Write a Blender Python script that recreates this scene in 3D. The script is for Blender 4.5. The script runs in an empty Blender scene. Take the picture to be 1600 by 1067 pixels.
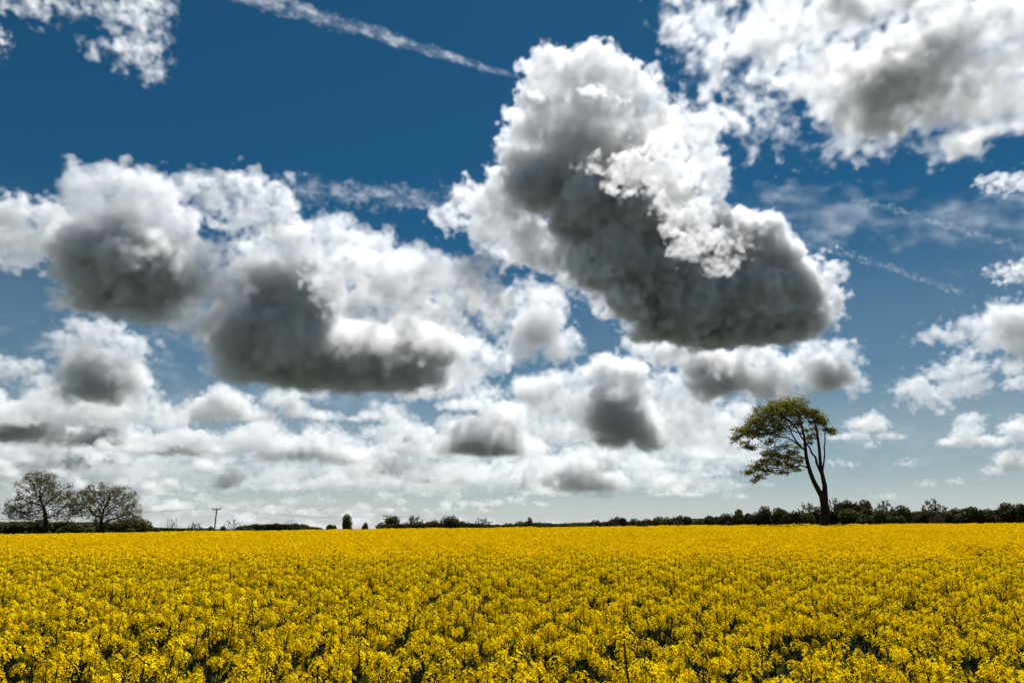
import bpy, math, random
import numpy as np
from mathutils import Vector, Matrix

sc = bpy.context.scene
col = sc.collection
PI = math.pi

# ------------------------------------------------------------------ camera
F = 1067.0                                     # focal length in photo pixels (24 mm on a 36 mm wide frame)
HORIZON = 826.0                                # photo row of the eye-level horizon
CAM = Vector((0.0, 0.0, 2.05))
cam_data = bpy.data.cameras.new('camera')
cam = bpy.data.objects.new('camera', cam_data)
col.objects.link(cam)
cam_data.lens = 24.0
cam_data.sensor_width = 36.0
cam_data.clip_start = 0.1
cam_data.clip_end = 400000.0
cam.location = CAM
cam.rotation_euler = (PI / 2 + math.atan((HORIZON - 533.5) / F), 0.0, 0.0)
sc.camera = cam
CAMROT = np.array(cam.rotation_euler.to_matrix())


def ray(px, py):
    """unit direction through a photo pixel"""
    d = CAMROT @ np.array([(px - 800.0) / F, -(py - 533.5) / F, -1.0])
    return d / np.linalg.norm(d)


def at(px, py, dist):
    """point seen at a photo pixel, at a horizontal distance dist ahead of the camera"""
    d = ray(px, py)
    return CAM + Vector(d * (dist / d[1]))


# ------------------------------------------------------------------ sky and sun
SUN_EL = math.radians(62.0)
SUN_AZ = math.radians(20.0)                    # from straight ahead (+Y) towards the right (+X)
world = bpy.data.worlds.new('World')
sc.world = world
world.use_nodes = True
wn = world.node_tree
sky = wn.nodes.new('ShaderNodeTexSky')
sky.sky_type = 'NISHITA'
sky.sun_disc = False
sky.sun_elevation = SUN_EL
sky.sun_rotation = SUN_AZ
sky.altitude = 60.0
sky.air_density = 1.0
sky.dust_density = 0.12
sky.ozone_density = 2.2
tint = wn.nodes.new('ShaderNodeMix')
tint.data_type = 'RGBA'
tint.blend_type = 'MULTIPLY'
tint.inputs[0].default_value = 1.0
tint.inputs[7].default_value = (0.122, 0.45, 0.56, 1.0)   # polarised, slightly teal daylight
wn.links.new(sky.outputs[0], tint.inputs[6])
# pale moist air towards the horizon, the same all the way round
wtc, wsep = wn.nodes.new('ShaderNodeTexCoord'), wn.nodes.new('ShaderNodeSeparateXYZ')
wn.links.new(wtc.outputs['Generated'], wsep.inputs[0])
wramp = wn.nodes.new('ShaderNodeValToRGB')
wramp.color_ramp.interpolation = 'EASE'
wramp.color_ramp.elements[0].position = 0.0
wramp.color_ramp.elements[0].color = (0.9, 0.9, 0.9, 1)
wramp.color_ramp.elements[1].position = 0.42
wramp.color_ramp.elements[1].color = (0, 0, 0, 1)
e = wramp.color_ramp.elements.new(0.10)
e.color = (0.42, 0.42, 0.42, 1)
e = wramp.color_ramp.elements.new(0.22)
e.color = (0.14, 0.14, 0.14, 1)
wn.links.new(wsep.outputs['Z'], wramp.inputs[0])
moist = wn.nodes.new('ShaderNodeMix')
moist.data_type = 'RGBA'
wn.links.new(wramp.outputs[0], moist.inputs[0])
wn.links.new(tint.outputs[2], moist.inputs[6])
moist.inputs[7].default_value = (8.5, 8.8, 8.6, 1)
wn.links.new(moist.outputs[2], wn.nodes['Background'].inputs[0])
wn.nodes['Background'].inputs[1].default_value = 0.052

sun_data = bpy.data.lights.new('sun', 'SUN')
sun_data.energy = 5.0
sun_data.angle = math.radians(0.53)
sun_data.color = (1.0, 0.99, 0.972)
sun = bpy.data.objects.new('sun', sun_data)
col.objects.link(sun)
sun_dir = Vector((math.sin(SUN_AZ) * math.cos(SUN_EL), math.cos(SUN_AZ) * math.cos(SUN_EL), math.sin(SUN_EL)))
sun.rotation_euler = sun_dir.to_track_quat('Z', 'Y').to_euler()
sun.location = (0, 0, 60)

# ------------------------------------------------------------------ exposure and sampling
vs = sc.view_settings
vs.view_transform = 'Standard'
vs.look = 'None'
vs.gamma = 1.0
vs.use_curve_mapping = False
vs.exposure = 0.50
cy = sc.cycles
cy.max_bounces = 10
cy.diffuse_bounces = 2
cy.glossy_bounces = 2
cy.transmission_bounces = 4
cy.transparent_max_bounces = 8
cy.volume_bounces = 3
cy.volume_step_rate = 20.0
cy.volume_max_steps = 192
cy.use_denoising = True
cy.use_adaptive_sampling = True
cy.adaptive_threshold = 0.02
cy.sample_clamp_indirect = 6.0
sc.render.use_persistent_data = False
# ------------------------------------------------------------------ clouds: voxel volumes lit by the sun
def node_math(ng, op, *vals):
    x = ng.nodes.new('ShaderNodeMath')
    x.operation = op
    for i, v in enumerate(vals):
        if isinstance(v, (int, float)):
            x.inputs[i].default_value = v
        else:
            ng.links.new(v, x.inputs[i])
    return x.outputs[0]


def voxel_object(name, dens, mn, dx, material):
    """an object whose geometry is a fog volume holding the voxel values of dens"""
    shape = dens.shape
    mx = [mn[k] + dx * (shape[k] - 1) for k in range(3)]
    me = bpy.data.meshes.new(name)
    me.vertices.add(dens.size)
    a = me.attributes.new('fog', 'FLOAT', 'POINT')
    a.data.foreach_set('value', (dens * 1000.0).ravel(order='F').astype(np.float32))     # per kilometre
    me.materials.append(material)
    ob = bpy.data.objects.new(name, me)
    col.objects.link(ob)
    ng = bpy.data.node_groups.new('voxels', 'GeometryNodeTree')
    ng.interface.new_socket('Geometry', in_out='INPUT', socket_type='NodeSocketGeometry')
    ng.interface.new_socket('Geometry', in_out='OUTPUT', socket_type='NodeSocketGeometry')
    n, link = ng.nodes.new, ng.links.new
    gi, go, vc = n('NodeGroupInput'), n('NodeGroupOutput'), n('GeometryNodeVolumeCube')
    si, na, sm = n('GeometryNodeSampleIndex'), n('GeometryNodeInputNamedAttribute'), n('GeometryNodeSetMaterial')
    na.data_type = 'FLOAT'
    na.inputs[0].default_value = 'fog'
    link(gi.outputs[0], si.inputs['Geometry'])
    link(na.outputs['Attribute'], si.inputs['Value'])
    pos, sep = n('GeometryNodeInputPosition'), n('ShaderNodeSeparateXYZ')
    link(pos.outputs[0], sep.inputs[0])
    idx, mult = None, 1
    for k in range(3):
        s = 1.0 / dx
        q = node_math(ng, 'ROUND', node_math(ng, 'MULTIPLY', node_math(ng, 'SUBTRACT', sep.outputs[k], float(mn[k])), float(s)))
        q = node_math(ng, 'MULTIPLY', q, float(mult))
        idx = q if idx is None else node_math(ng, 'ADD', idx, q)
        mult *= shape[k]
    fi = n('FunctionNodeFloatToInt')
    fi.rounding_mode = 'ROUND'
    link(idx, fi.inputs[0])
    link(fi.outputs[0], si.inputs['Index'])
    link(si.outputs[0], vc.inputs['Density'])
    vc.inputs['Min'].default_value = [float(v) for v in mn]
    vc.inputs['Max'].default_value = [float(v) for v in mx]
    for k, nm in enumerate(('Resolution X', 'Resolution Y', 'Resolution Z')):
        vc.inputs[nm].default_value = shape[k]
    sm.inputs['Material'].default_value = material
    link(vc.outputs[0], sm.inputs[0])
    link(sm.outputs[0], go.inputs[0])
    ob.modifiers.new('voxels', 'NODES').node_group = ng
    return ob


def band_noise(shape, lmax, lmin, slope, dx, seed, stretch=(1, 1, 1)):
    """smooth random field with detail from length lmax down to lmin"""
    r = np.random.default_rng(seed)
    f = np.fft.rfftn(r.standard_normal(shape).astype(np.float32))
    kx = np.fft.fftfreq(shape[0], dx)[:, None, None] * stretch[0]
    ky = np.fft.fftfreq(shape[1], dx)[None, :, None] * stretch[1]
    kz = np.fft.rfftfreq(shape[2], dx)[None, None, :] * stretch[2]
    k = np.sqrt(kx * kx + ky * ky + kz * kz) + 1e-9
    f *= k ** (-slope / 2) * np.exp(-0.5 * (k * lmin) ** 2) * (1 - np.exp(-(k * lmax) ** 2))
    n = np.fft.irfftn(f, s=shape, axes=(0, 1, 2)).astype(np.float32)
    return n / (n.std() + 1e-9)


def cloud_material(name, aniso):
    m = bpy.data.materials.new(name)
    m.use_nodes = True
    nt = m.node_tree
    nt.nodes.clear()
    out, sct, att = nt.nodes.new('ShaderNodeOutputMaterial'), nt.nodes.new('ShaderNodeVolumeScatter'), nt.nodes.new('ShaderNodeAttribute')
    att.attribute_name = 'density'
    sct.inputs['Color'].default_value = (0.985, 0.985, 0.985, 1)
    sct.inputs['Anisotropy'].default_value = aniso
    nt.links.new(node_math(nt, 'MULTIPLY', att.outputs['Fac'], 0.001), sct.inputs['Density'])
    nt.links.new(sct.outputs[0], out.inputs['Volume'])
    return m


CLOUD = cloud_material('cloud_droplets', 0.37)


def cloud(name, label, D, puffs, seed, tau=0.085, vox=3.0, rough=0.30, edge=9.0, kids=(12, 6, 3), thick=0.75, stretch=1.0, wisp=0.0, shell=0.38, deep=0.75, group=None):
    """one cloud at distance D (metres). puffs: (px, py, rx, ry, density, toward) in photo pixels of that distance;
    toward > 0 stands nearer to the viewer. tau = optical depth per pixel length."""
    rg = np.random.default_rng(seed)
    P = np.array([tuple(p) + (1.0, 0.0)[len(p) - 4:] if len(p) < 6 else p for p in puffs], float)
    wgt = P[:, 2] * P[:, 3]
    cx, cyy = (P[:, 0] * wgt).sum() / wgt.sum(), (P[:, 1] * wgt).sum() / wgt.sum()
    fw = ray(cx, cyy)
    rt = np.cross(fw, [0, 0, 1.0])
    rt /= np.linalg.norm(rt)
    up = np.cross(rt, fw)
    B = np.stack([rt, up, fw], 1)
    s = D / math.sqrt(F * F + (cx - 800) ** 2 + (cyy - 533.5) ** 2)     # metres per photo pixel there
    base = []
    for px, py, rx, ry, dn, tw in P:
        d = ray(px, py)
        depth = D - tw * s
        loc = B.T @ (d * depth / (d @ fw)) - np.array([0, 0, D])
        rz = math.sqrt(rx * ry) * thick * min(1.5, max(.65, dn))     # dark hearts are deep, bright rims thin
        base.append((loc[0], loc[1], loc[2] + rg.normal() * 0.15 * rz * s, rx * s, ry * s, rz * s, dn))
    base = np.array(base)

    def spawn(parents, n, frac, q, keep=1.0):
        out = []
        for x, y, z, a, b, c, dn in parents:
            if rg.random() > keep:
                continue
            for _ in range(n):
                v = rg.normal(size=3)
                v /= np.linalg.norm(v)
                if v[1] < -0.25:
                    v[1] *= -0.7
                r = (a * b * c) ** (1 / 3) * frac * rg.uniform(0.55, 1.3)
                out.append((x + v[0] * a * q, y + v[1] * b * q, z + v[2] * c * q, r, r * 0.9, r, dn))
        return np.array(out).reshape(-1, 7)
    levels = [base]
    for n, fr in zip(kids, (0.42, 0.42, 0.44)):
        if n:
            levels.append(spawn(levels[-1], n, fr, 0.76, 1.0 if len(levels) == 1 else 0.6))
    allp = np.concatenate(levels)
    dx = vox * s
    allp = allp[allp[:, 3] > dx * 0.9]
    rad = allp[:, 3:6]
    pad = (0.3 + 1.2 * wisp + 0.5 * rough) * np.median(base[:, 3])
    mn = (allp[:, :3] - rad).min(0) - pad
    mx = (allp[:, :3] + rad).max(0) + pad
    shp = np.maximum(12, np.ceil((mx - mn) / dx).astype(int))
    S = np.full(shp, -30.0 * dx, np.float32)
    num = np.zeros(shp, np.float32)
    den = np.full(shp, 1e-4, np.float32)
    nb = len(base)
    for i, (x, y, z, a, b, c, dn) in enumerate(allp):
        o = (np.array([x, y, z]) - mn) / dx
        rv = np.array([a, b, c]) / dx
        ext = rv * (1.5 + .5 * rough if i < nb else 1.3) + 1.5
        lo = np.maximum(0, np.floor(o - ext).astype(int))
        hi = np.minimum(shp, np.ceil(o + ext).astype(int) + 1)
        if (hi <= lo).any():
            continue
        g = [((np.arange(lo[k], hi[k]) - o[k]) / rv[k]).astype(np.float32) ** 2 for k in range(3)]
        d = np.sqrt(g[0][:, None, None] + g[1][None, :, None] + g[2][None, None, :])
        sl = (slice(lo[0], hi[0]), slice(lo[1], hi[1]), slice(lo[2], hi[2]))
        t = S[sl]
        np.maximum(t, (1 - d) * (min(a, b, c)), out=t)
        if i < nb:
            w = np.clip(1.3 - d, 0, None) ** 2
            num[sl] += w * dn
            den[sl] += w
    rm = float(np.median(np.sqrt(base[:, 3] * base[:, 4])))
    rpx = rm / s
    shp = tuple(int(v) for v in shp)
    # fray the outline: look the heap of puffs up at swirled positions
    n1 = None
    if rpx > 26 or wisp:
        amp = rm * (0.06 + wisp) / dx
        idx = []
        for k in range(3):
            nk = band_noise(shp, rm * (1.0 + wisp), max(rm * (0.06 + .2 * wisp), 1.1 * dx), 3.6 + 1.5 * wisp, dx, seed + 50 + k, (stretch, 1, stretch))
            n1 = nk if n1 is None else n1
            gk = np.arange(shp[k], dtype=np.float32).reshape([-1 if j == k else 1 for j in range(3)])
            idx.append(np.clip(np.rint(gk + amp * nk), 0, shp[k] - 1).astype(np.int32))
        S = np.take(S.ravel(), (idx[0] * shp[1] + idx[1]) * shp[2] + idx[2])
        for _ in range(2 if wisp > .15 else 1):
            for k in range(3):
                S = .5 * S + .25 * (np.roll(S, 1, k) + np.roll(S, -1, k))
    n3 = band_noise(shp, rm * 1.2, max(rm * 0.07, 1.2 * dx), 4.0, dx, seed + 60)
    S += (n3 + .35) * (rm * rough * 0.40)
    local = np.where(den > 2e-4, num / den, 1.0)
    local = np.where(local > 1, local ** 1.35, local)
    tau *= min(2.0, max(1.0, 34.0 / rpx))
    skin = (min(edge, .2 * rpx + 1.5) if wisp > .1 else min(4.5, .16 * rpx + 1.0)) * s
    body = shell * np.clip(S / skin, 0, 1) + (1 - shell) * np.clip((S - .5 * skin) / (deep * rm), 0, 1) * local
    body *= np.exp((.22 + wisp) * np.roll(n3, 7, 0))
    if wisp > .1:
        body *= np.clip(.85 + .35 * n1, 0.1, 2)
    fog = (body * (tau / s)).astype(np.float32)
    for k in range(3):
        fog[(slice(None),) * k + (0,)] = 0
        fog[(slice(None),) * k + (-1,)] = 0
    ob = voxel_object(name, fog, mn, dx, CLOUD)
    M = Matrix([list(B[i]) + [0] for i in range(3)] + [[0, 0, 0, 1]])
    M.translation = CAM + Vector(fw * D)
    ob.matrix_world = M
    ob['label'] = label
    ob['category'] = 'cloud'
    ob['kind'] = 'stuff'
    if group:
        ob['group'] = group
    return ob


def streak(name, label, D, p0, p1, w0, w1, tau, seed, ragged=0.5, vox=2.5, comb=0.35, flat=0.4, ends=0.06):
    """a thin long cloud (contrail or cirrus veil) from pixel p0 to p1, w0 and w1 pixels wide at its ends"""
    a, b = np.array(p0, float), np.array(p1, float)
    mid = (a + b) / 2
    fw = ray(*mid)
    q0, q1 = ray(*a), ray(*b)
    u = q1 * D / (q1 @ fw) - q0 * D / (q0 @ fw)
    length = np.linalg.norm(u)
    u /= length
    v = np.cross(fw, u)
    B = np.stack([u, v, fw], 1)
    s = length / np.linalg.norm(b - a)
    dx = vox * s
    wm = max(w0, w1) * s
    shp = (int(length / dx) + 2, int(wm * 1.6 / dx) + 6, max(8, int(wm * flat * 1.6 / dx) + 6))
    g = [(np.arange(shp[k]) - (shp[k] - 1) / 2) * dx for k in range(3)]
    t = (g[0] / length + 0.5)[:, None, None]
    w = (w0 + (w1 - w0) * t) * s * 0.5
    n1 = band_noise(shp, wm * 1.2, dx, 3.8, dx, seed, (0.8, 1, 1))
    n2 = band_noise(shp, wm * 0.9, dx * 1.5, 4.0, dx, seed + 1, (1.5, 0.8, 0.8))
    r = np.sqrt((g[1][None, :, None] / w) ** 2 + (g[2][None, None, :] / (w * flat)) ** 2)
    body = np.clip(1.0 - r + ragged * 0.35 * n1 + comb * 0.35 * n2, 0, 1)
    body *= np.clip(np.minimum(t, 1 - t) / ends, 0, 1) * np.exp(0.5 * n2 - 0.1) * (r < 1.6)
    fog = (body * tau / s).astype(np.float32)
    ob = voxel_object(name, fog, [g[k][0] for k in range(3)], dx, CLOUD)
    M = Matrix([list(B[i]) + [0] for i in range(3)] + [[0, 0, 0, 1]])
    M.translation = CAM + Vector(fw * D)
    ob.matrix_world = M
    ob['label'] = label
    ob['category'] = 'cloud'
    ob['kind'] = 'stuff'
    return ob
def heap(cx, base, w, h, n, dens, seed, core=1.0):
    """puffs heaped on a flat base line: (centre x, base y, width, height) in photo pixels; core > 1 makes the bottom denser"""
    r = random.Random(seed)
    out = []
    for i in range(int(n * 1.3)):
        u = r.uniform(-1, 1)
        top = h * (1 - abs(u) ** 2.2) * r.uniform(.45, 1)
        v = r.uniform(.05, 1) * top
        rr = max(6.5, min(w, h) * r.uniform(.17, .36) * (1.1 - .4 * abs(u)))
        k = dens * (1 + (core - 1) * max(0, 1 - abs(u) * 1.1) * max(0, 1 - v / (h * .55))) * r.uniform(.75, 1.2)
        flat = 1.0 if v > .3 * h else .6
        out.append((cx + u * w / 2 * .95, base - max(v - rr * .2, rr * .6 * flat), rr * r.uniform(1, 1.6) / (flat ** .5), rr * r.uniform(.75, 1) * flat, k, r.uniform(-1.2, 1.2) * rr))
    return out


# ---- the tall cloud in the middle
cloud('cumulus_cloud', 'tallest cumulus tower, grey in front, dark flat base to its right', 3600, [
    (862, 128, 50, 48, 0.38), (925, 118, 52, 46, 0.38), (982, 150, 48, 48, 0.38), (1020, 190, 40, 40, 0.52),
    (838, 190, 40, 50, 0.59), (905, 215, 75, 70, 0.65), (980, 235, 62, 60, 0.65), (850, 280, 52, 60, 1.27), (925, 320, 75, 70, 1.53),
    (1010, 310, 60, 60, 1.53), (800, 240, 26, 40, 0.39),
    (960, 400, 75, 60, 2.31), (1050, 400, 80, 70, 2.46), (1010, 455, 60, 50, 3.12), (1090, 470, 85, 58, 3.96), (1170, 455, 85, 62, 3.96),
    (1230, 450, 50, 52, 3.12), (1060, 500, 52, 34, 3.96), (1130, 508, 70, 28, 4.16), (1205, 495, 55, 35, 3.74),
    (1190, 375, 36, 38, 1.54), (1225, 400, 30, 30, 1.69), (1140, 365, 42, 40, 1.43)
    , (1045, 515, 60, 20, 2.6), (1120, 522, 85, 18, 2.8), (1200, 515, 75, 20, 2.6), (1255, 500, 45, 22, 2.0)], 11, tau=.13, vox=2.5, rough=.20, thick=.9, shell=.40, kids=(13, 7, 3))
cloud('cumulus_cloud', 'bright white lobe on the left flank of the tallest tower', 3700, [
    (742, 318, 45, 36, 0.62), (703, 335, 27, 25, 0.62), (775, 355, 51, 47, 0.69), (820, 375, 51, 43, 0.75), (800, 315, 51, 56, 0.69), (815, 260, 34, 45, 0.62),
    (870, 395, 51, 39, 0.75), (915, 420, 45, 39, 0.69), (960, 460, 41, 38, 0.56), (985, 490, 29, 25, 0.50), (845, 405, 34, 25, 0.50)], 12, tau=.105, vox=2.6, rough=.20, thick=.6, shell=.7, kids=(11, 5, 2))
cloud('cumulus_cloud', 'three small white shreds across the top of the tallest tower', 2700, [
    (838, 152, 20, 9, .5), (822, 148, 12, 8, .4), (925, 142, 24, 10, .5), (948, 148, 14, 8, .45), (975, 158, 13, 8, .5)], 16, tau=.10, vox=2.2, rough=.3, wisp=.12, edge=6)
cloud('cumulus_cloud', 'pale ragged shelf low on the left of the dark base of the tallest tower', 2900, [
    (870, 400, 45, 22, .4), (925, 430, 45, 22, .45), (965, 462, 40, 22, .4), (990, 492, 26, 18, .35), (1000, 520, 26, 12, .3), (905, 405, 36, 20, .4)], 17, tau=.075, vox=2.8, rough=.3, wisp=.14, edge=14)
cloud('cumulus_cloud', 'white sunlit lobe in front of the tallest tower', 2500, [
    (1035, 235, 34, 32, 0.5), (990, 265, 42, 36, 0.5), (1050, 285, 45, 48, 0.55), (960, 285, 22, 20, 0.4), (1075, 335, 45, 40, 0.55), (1100, 372, 36, 32, 0.5),
    (1075, 385, 36, 26, .4), (1125, 410, 34, 22, .35), (1150, 385, 26, 22, .35), (1185, 345, 16, 14, .3), (930, 262, 24, 14, .3)], 13, tau=.105, vox=2.6, rough=.24, thick=.6, shell=.6, kids=(11, 5, 2), wisp=.11, edge=12)
cloud('cumulus_cloud', 'white shoulder high on the right flank of the tallest tower', 3900, [
    (1050, 195, 35, 30, 0.5), (1095, 205, 40, 36, 0.5), (1105, 260, 34, 40, 0.5), (1060, 225, 30, 30, 0.4), (1115, 300, 24, 30, 0.5)], 14, tau=.09, rough=.22, thick=.6, shell=.7, kids=(11, 5, 2))
cloud('cumulus_cloud', 'ragged bright edge to the right of the dark base of the tallest tower', 3700, [
    (1285, 430, 30, 32, 0.45), (1265, 470, 36, 36, 0.5), (1300, 470, 22, 28, 0.4), (1280, 505, 24, 18, 0.35)], 15, tau=.10, rough=.3, thick=.6, shell=.7)
# ---- the two big clouds on the left
cloud('cumulus_cloud', 'big cumulus on the far left with white domed top and dark base', 4200, [
    (150, 292, 45, 40, 0.24), (200, 290, 48, 36, 0.24), (240, 310, 40, 40, 0.24), (120, 330, 30, 34, 0.24), (190, 340, 70, 55, 0.22), (260, 360, 52, 50, 0.36),
    (140, 385, 60, 45, 1.25), (210, 400, 75, 55, 2.24), (150, 430, 60, 40, 2.56), (215, 450, 70, 40, 2.56), (260, 430, 60, 50, 1.92), (190, 470, 55, 24, 2.40),
    (310, 440, 50, 55, 0.28), (345, 450, 42, 48, 0.22), (300, 495, 45, 38, 0.24), (320, 400, 40, 35, 0.24), (100, 400, 25, 25, 0.90)
    , (140, 470, 50, 18, 2.20), (210, 485, 65, 15, 2.20)], 21, tau=.125, vox=2.6, rough=.24, thick=.8, shell=.26, kids=(13, 7, 3))
cloud('cumulus_cloud', 'white puffy cloud cut by the left border above the bare trees', 4500, [
    (20, 345, 49, 37, 0.60), (65, 340, 41, 30, 0.60), (40, 375, 55, 35, 0.72), (85, 365, 33, 30, 0.60), (-30, 360, 49, 39, 0.72), (0, 395, 44, 22, 0.60)], 22, tau=.095, rough=.22, thick=.6, shell=.7, kids=(11, 5, 2))
cloud('cumulus_cloud', 'thin white arch bridging the two big clouds on the left', 4600, [
    (335, 302, 44, 33, 0.60), (385, 305, 50, 37, 0.60), (430, 325, 41, 37, 0.60), (295, 305, 35, 24, 0.48), (350, 335, 49, 24, 0.48), (405, 345, 52, 26, 0.60), (455, 365, 44, 30, 0.60)],
    23, tau=.09, rough=.22, thick=.6, shell=.7, kids=(11, 5, 2), wisp=.08)
cloud('cumulus_cloud', 'widest dark-based cloud left of the tallest tower', 4600, [
    (415, 390, 46, 40, 0.27), (460, 385, 48, 40, 0.24), (520, 375, 52, 36, 0.20), (580, 390, 50, 34, 0.19), (635, 410, 46, 32, 0.17), (690, 425, 40, 28, 0.17),
    (420, 450, 55, 50, 1.57), (480, 460, 60, 55, 1.57), (400, 520, 70, 45, 2.38), (470, 530, 80, 55, 2.66), (550, 545, 85, 50, 2.66), (630, 550, 75, 48, 2.66),
    (520, 575, 100, 32, 2.66), (610, 580, 75, 28, 2.52), (430, 565, 70, 30, 2.38), (690, 545, 42, 36, 1.82), (360, 535, 40, 30, 1.82), (725, 555, 25, 25, 0.85)
    , (385, 580, 55, 20, 2.40), (470, 592, 90, 18, 2.60), (570, 597, 95, 17, 2.60), (655, 588, 60, 20, 2.40)], 24, tau=.125, vox=2.7, rough=.24, thick=.8, shell=.26, kids=(13, 7, 3))
cloud('cumulus_cloud', 'broad white sunlit lobe over the front of the widest dark-based cloud', 3500, [
    (540, 420, 52, 39, 0.60), (600, 430, 63, 46, 0.66), (665, 440, 61, 46, 0.66), (725, 455, 57, 46, 0.66), (770, 480, 46, 35, 0.60), (575, 470, 60, 37, 0.60),
    (640, 485, 60, 37, 0.66), (700, 495, 49, 30, 0.60), (520, 445, 33, 28, 0.54), (585, 510, 27, 22, 0.48), (745, 415, 28, 19, 0.48)], 25, tau=.09, rough=.22, thick=.6, shell=.7, kids=(11, 5, 2))
cloud('cumulus_cloud', 'grey-hearted puff at the right end of the widest dark-based cloud', 4400, [
    (835, 465, 36, 30, 0.8), (860, 475, 28, 30, 0.8), (840, 510, 42, 38, 1.3), (870, 535, 34, 30, 0.9), (815, 540, 34, 30, 0.9), (800, 470, 22, 22, 0.6), (885, 552, 22, 14, 0.5)], 26, tau=.08, rough=.30)
# ---- ragged high clouds at the top corners
cloud('torn_cloud', 'large torn white and grey cloud filling the upper right corner', 2300, [
    (1080, 30, 52, 45, 0.5), (1130, 85, 60, 55, 0.6), (1100, 140, 40, 40, 0.5), (1160, 160, 55, 50, 0.6), (1200, 60, 70, 60, 0.7), (1180, 215, 60, 32, 0.5), (1260, 30, 75, 50, 0.9),
    (1290, 110, 70, 60, 1), (1360, 130, 80, 60, 1.6), (1420, 110, 80, 60, 1.6), (1480, 60, 80, 60, 1), (1440, 170, 80, 45, 1.4), (1340, 190, 65, 42, 0.8), (1300, 222, 46, 24, 0.5),
    (1390, 225, 50, 20, 0.5), (1540, 110, 80, 70, 0.9), (1560, 30, 80, 60, 0.8), (1600, 150, 70, 50, 0.8), (1520, 200, 60, 36, 0.7), (1330, 10, 70, 45, 1.2), (1640, 60, 80, 70, 0.8),
    (1220, 225, 30, 20, 0.4), (1420, -30, 90, 50, 0.9), (1240, -30, 90, 50, 0.6), (1100, -40, 60, 40, 0.5), (1560, -50, 90, 50, 0.8)], 31, tau=.065, vox=3.6, rough=.30, wisp=.20, kids=(5, 0, 0), edge=14)
cloud('torn_cloud', 'small torn white cloud in the upper left corner', 2300, [
    (225, 20, 40, 38, 0.5), (215, 65, 42, 32, 0.5), (235, 100, 28, 26, 0.4), (180, 85, 32, 24, 0.4), (170, 15, 40, 26, 0.3), (110, 5, 50, 18, 0.3), (50, 5, 50, 18, 0.25), (0, 0, 40, 16, 0.25), (225, -30, 50, 30, 0.4)],
    32, tau=.075, vox=2.6, rough=.32, wisp=.28, kids=(5, 0, 0), edge=14)
cloud('torn_cloud', 'tiny white shred at the left border below the upper left cloud', 2300, [(-6, 62, 16, 18, 0.4), (2, 80, 8, 10, 0.3)], 33, tau=.05, vox=2.5, rough=.6, wisp=.25)
# ---- small clouds down the right side
cloud('cumulus_cloud', 'small white cloud cut by the right border below the torn upper right cloud', 4500, [
    (1570, 284, 26, 14, .6), (1600, 285, 28, 15, .6), (1545, 280, 16, 6, .3), (1630, 288, 26, 14, .6)], 41, tau=.08, vox=2.5, rough=.4)
cloud('cumulus_cloud', 'thin wispy cloud cut by the right border beside the lower contrail', 5000, [
    (1595, 425, 26, 16, .4), (1560, 424, 24, 9, .3), (1540, 415, 14, 6, .2), (1630, 425, 26, 18, .4)], 42, tau=.06, vox=2.5, rough=.5, wisp=.2)
cloud('cumulus_cloud', 'grey-centred cloud at the right border, largest beside the lone tree', 5200, [
    (1575, 500, 40, 32, 1.0), (1600, 520, 40, 36, 1.2), (1530, 505, 34, 24, .6), (1490, 520, 34, 18, .5), (1455, 528, 26, 12, .35), (1555, 530, 42, 22, .8), (1600, 560, 30, 28, .7), (1640, 520, 40, 45, 1.0)],
    43, tau=.07, rough=.38, wisp=.06)
cloud('cumulus_cloud', 'loose white cloud right of the lone tree, below the grey-centred one', 6000, [
    (1505, 575, 36, 22, .6), (1530, 580, 26, 18, .6), (1470, 590, 36, 18, .55), (1435, 605, 34, 16, .45), (1455, 625, 36, 16, .4), (1410, 620, 22, 12, .3), (1490, 605, 40, 18, .5)], 44, tau=.065, rough=.4, wisp=.1)
cloud('cumulus_cloud', 'oval white cloud touching the right side of the lone tree crown', 7000, heap(1350, 686, 100, 44, 14, .7, 45, 1.3), 45, tau=.08, vox=2.5, rough=.34)
cloud('cumulus_cloud', 'small white cloud above the hedge, second from the right border', 7500, heap(1520, 695, 90, 44, 13, .7, 46, 1.3), 46, tau=.08, vox=2.5, rough=.34)
cloud('cumulus_cloud', 'white cloud stack cut by the right border, low above the hedge', 7500, heap(1590, 740, 80, 50, 12, .7, 47) + heap(1600, 690, 70, 46, 12, .7, 48) + [(1590, 600, 22, 14, .5), (1585, 575, 18, 12, .4)], 47, tau=.08, vox=2.5, rough=.34)
for k, (x, y, w, h) in enumerate([(1318, 728, 54, 26), (1416, 726, 28, 12), (1447, 760, 26, 14), (1490, 755, 24, 10), (1362, 700, 18, 18), (1386, 778, 24, 8)]):
    cloud('cloudlet', ['thin cloudlet right of the lone tree trunks', 'faint cloudlet between the lone tree and the right border', 'lowest bright cloudlet left of the right border',
                       'faint cloudlet just above the right end of the hedge', 'tiny cloudlet below the oval white cloud', 'faintest cloudlet just above the hedge right of the lone tree'][k], 9000,
          heap(x, y, w, h, 6, .45, 480 + k), 480 + k, tau=.08, vox=2.0, rough=.5, wisp=.15, kids=(7, 3, 0), edge=6)
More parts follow.
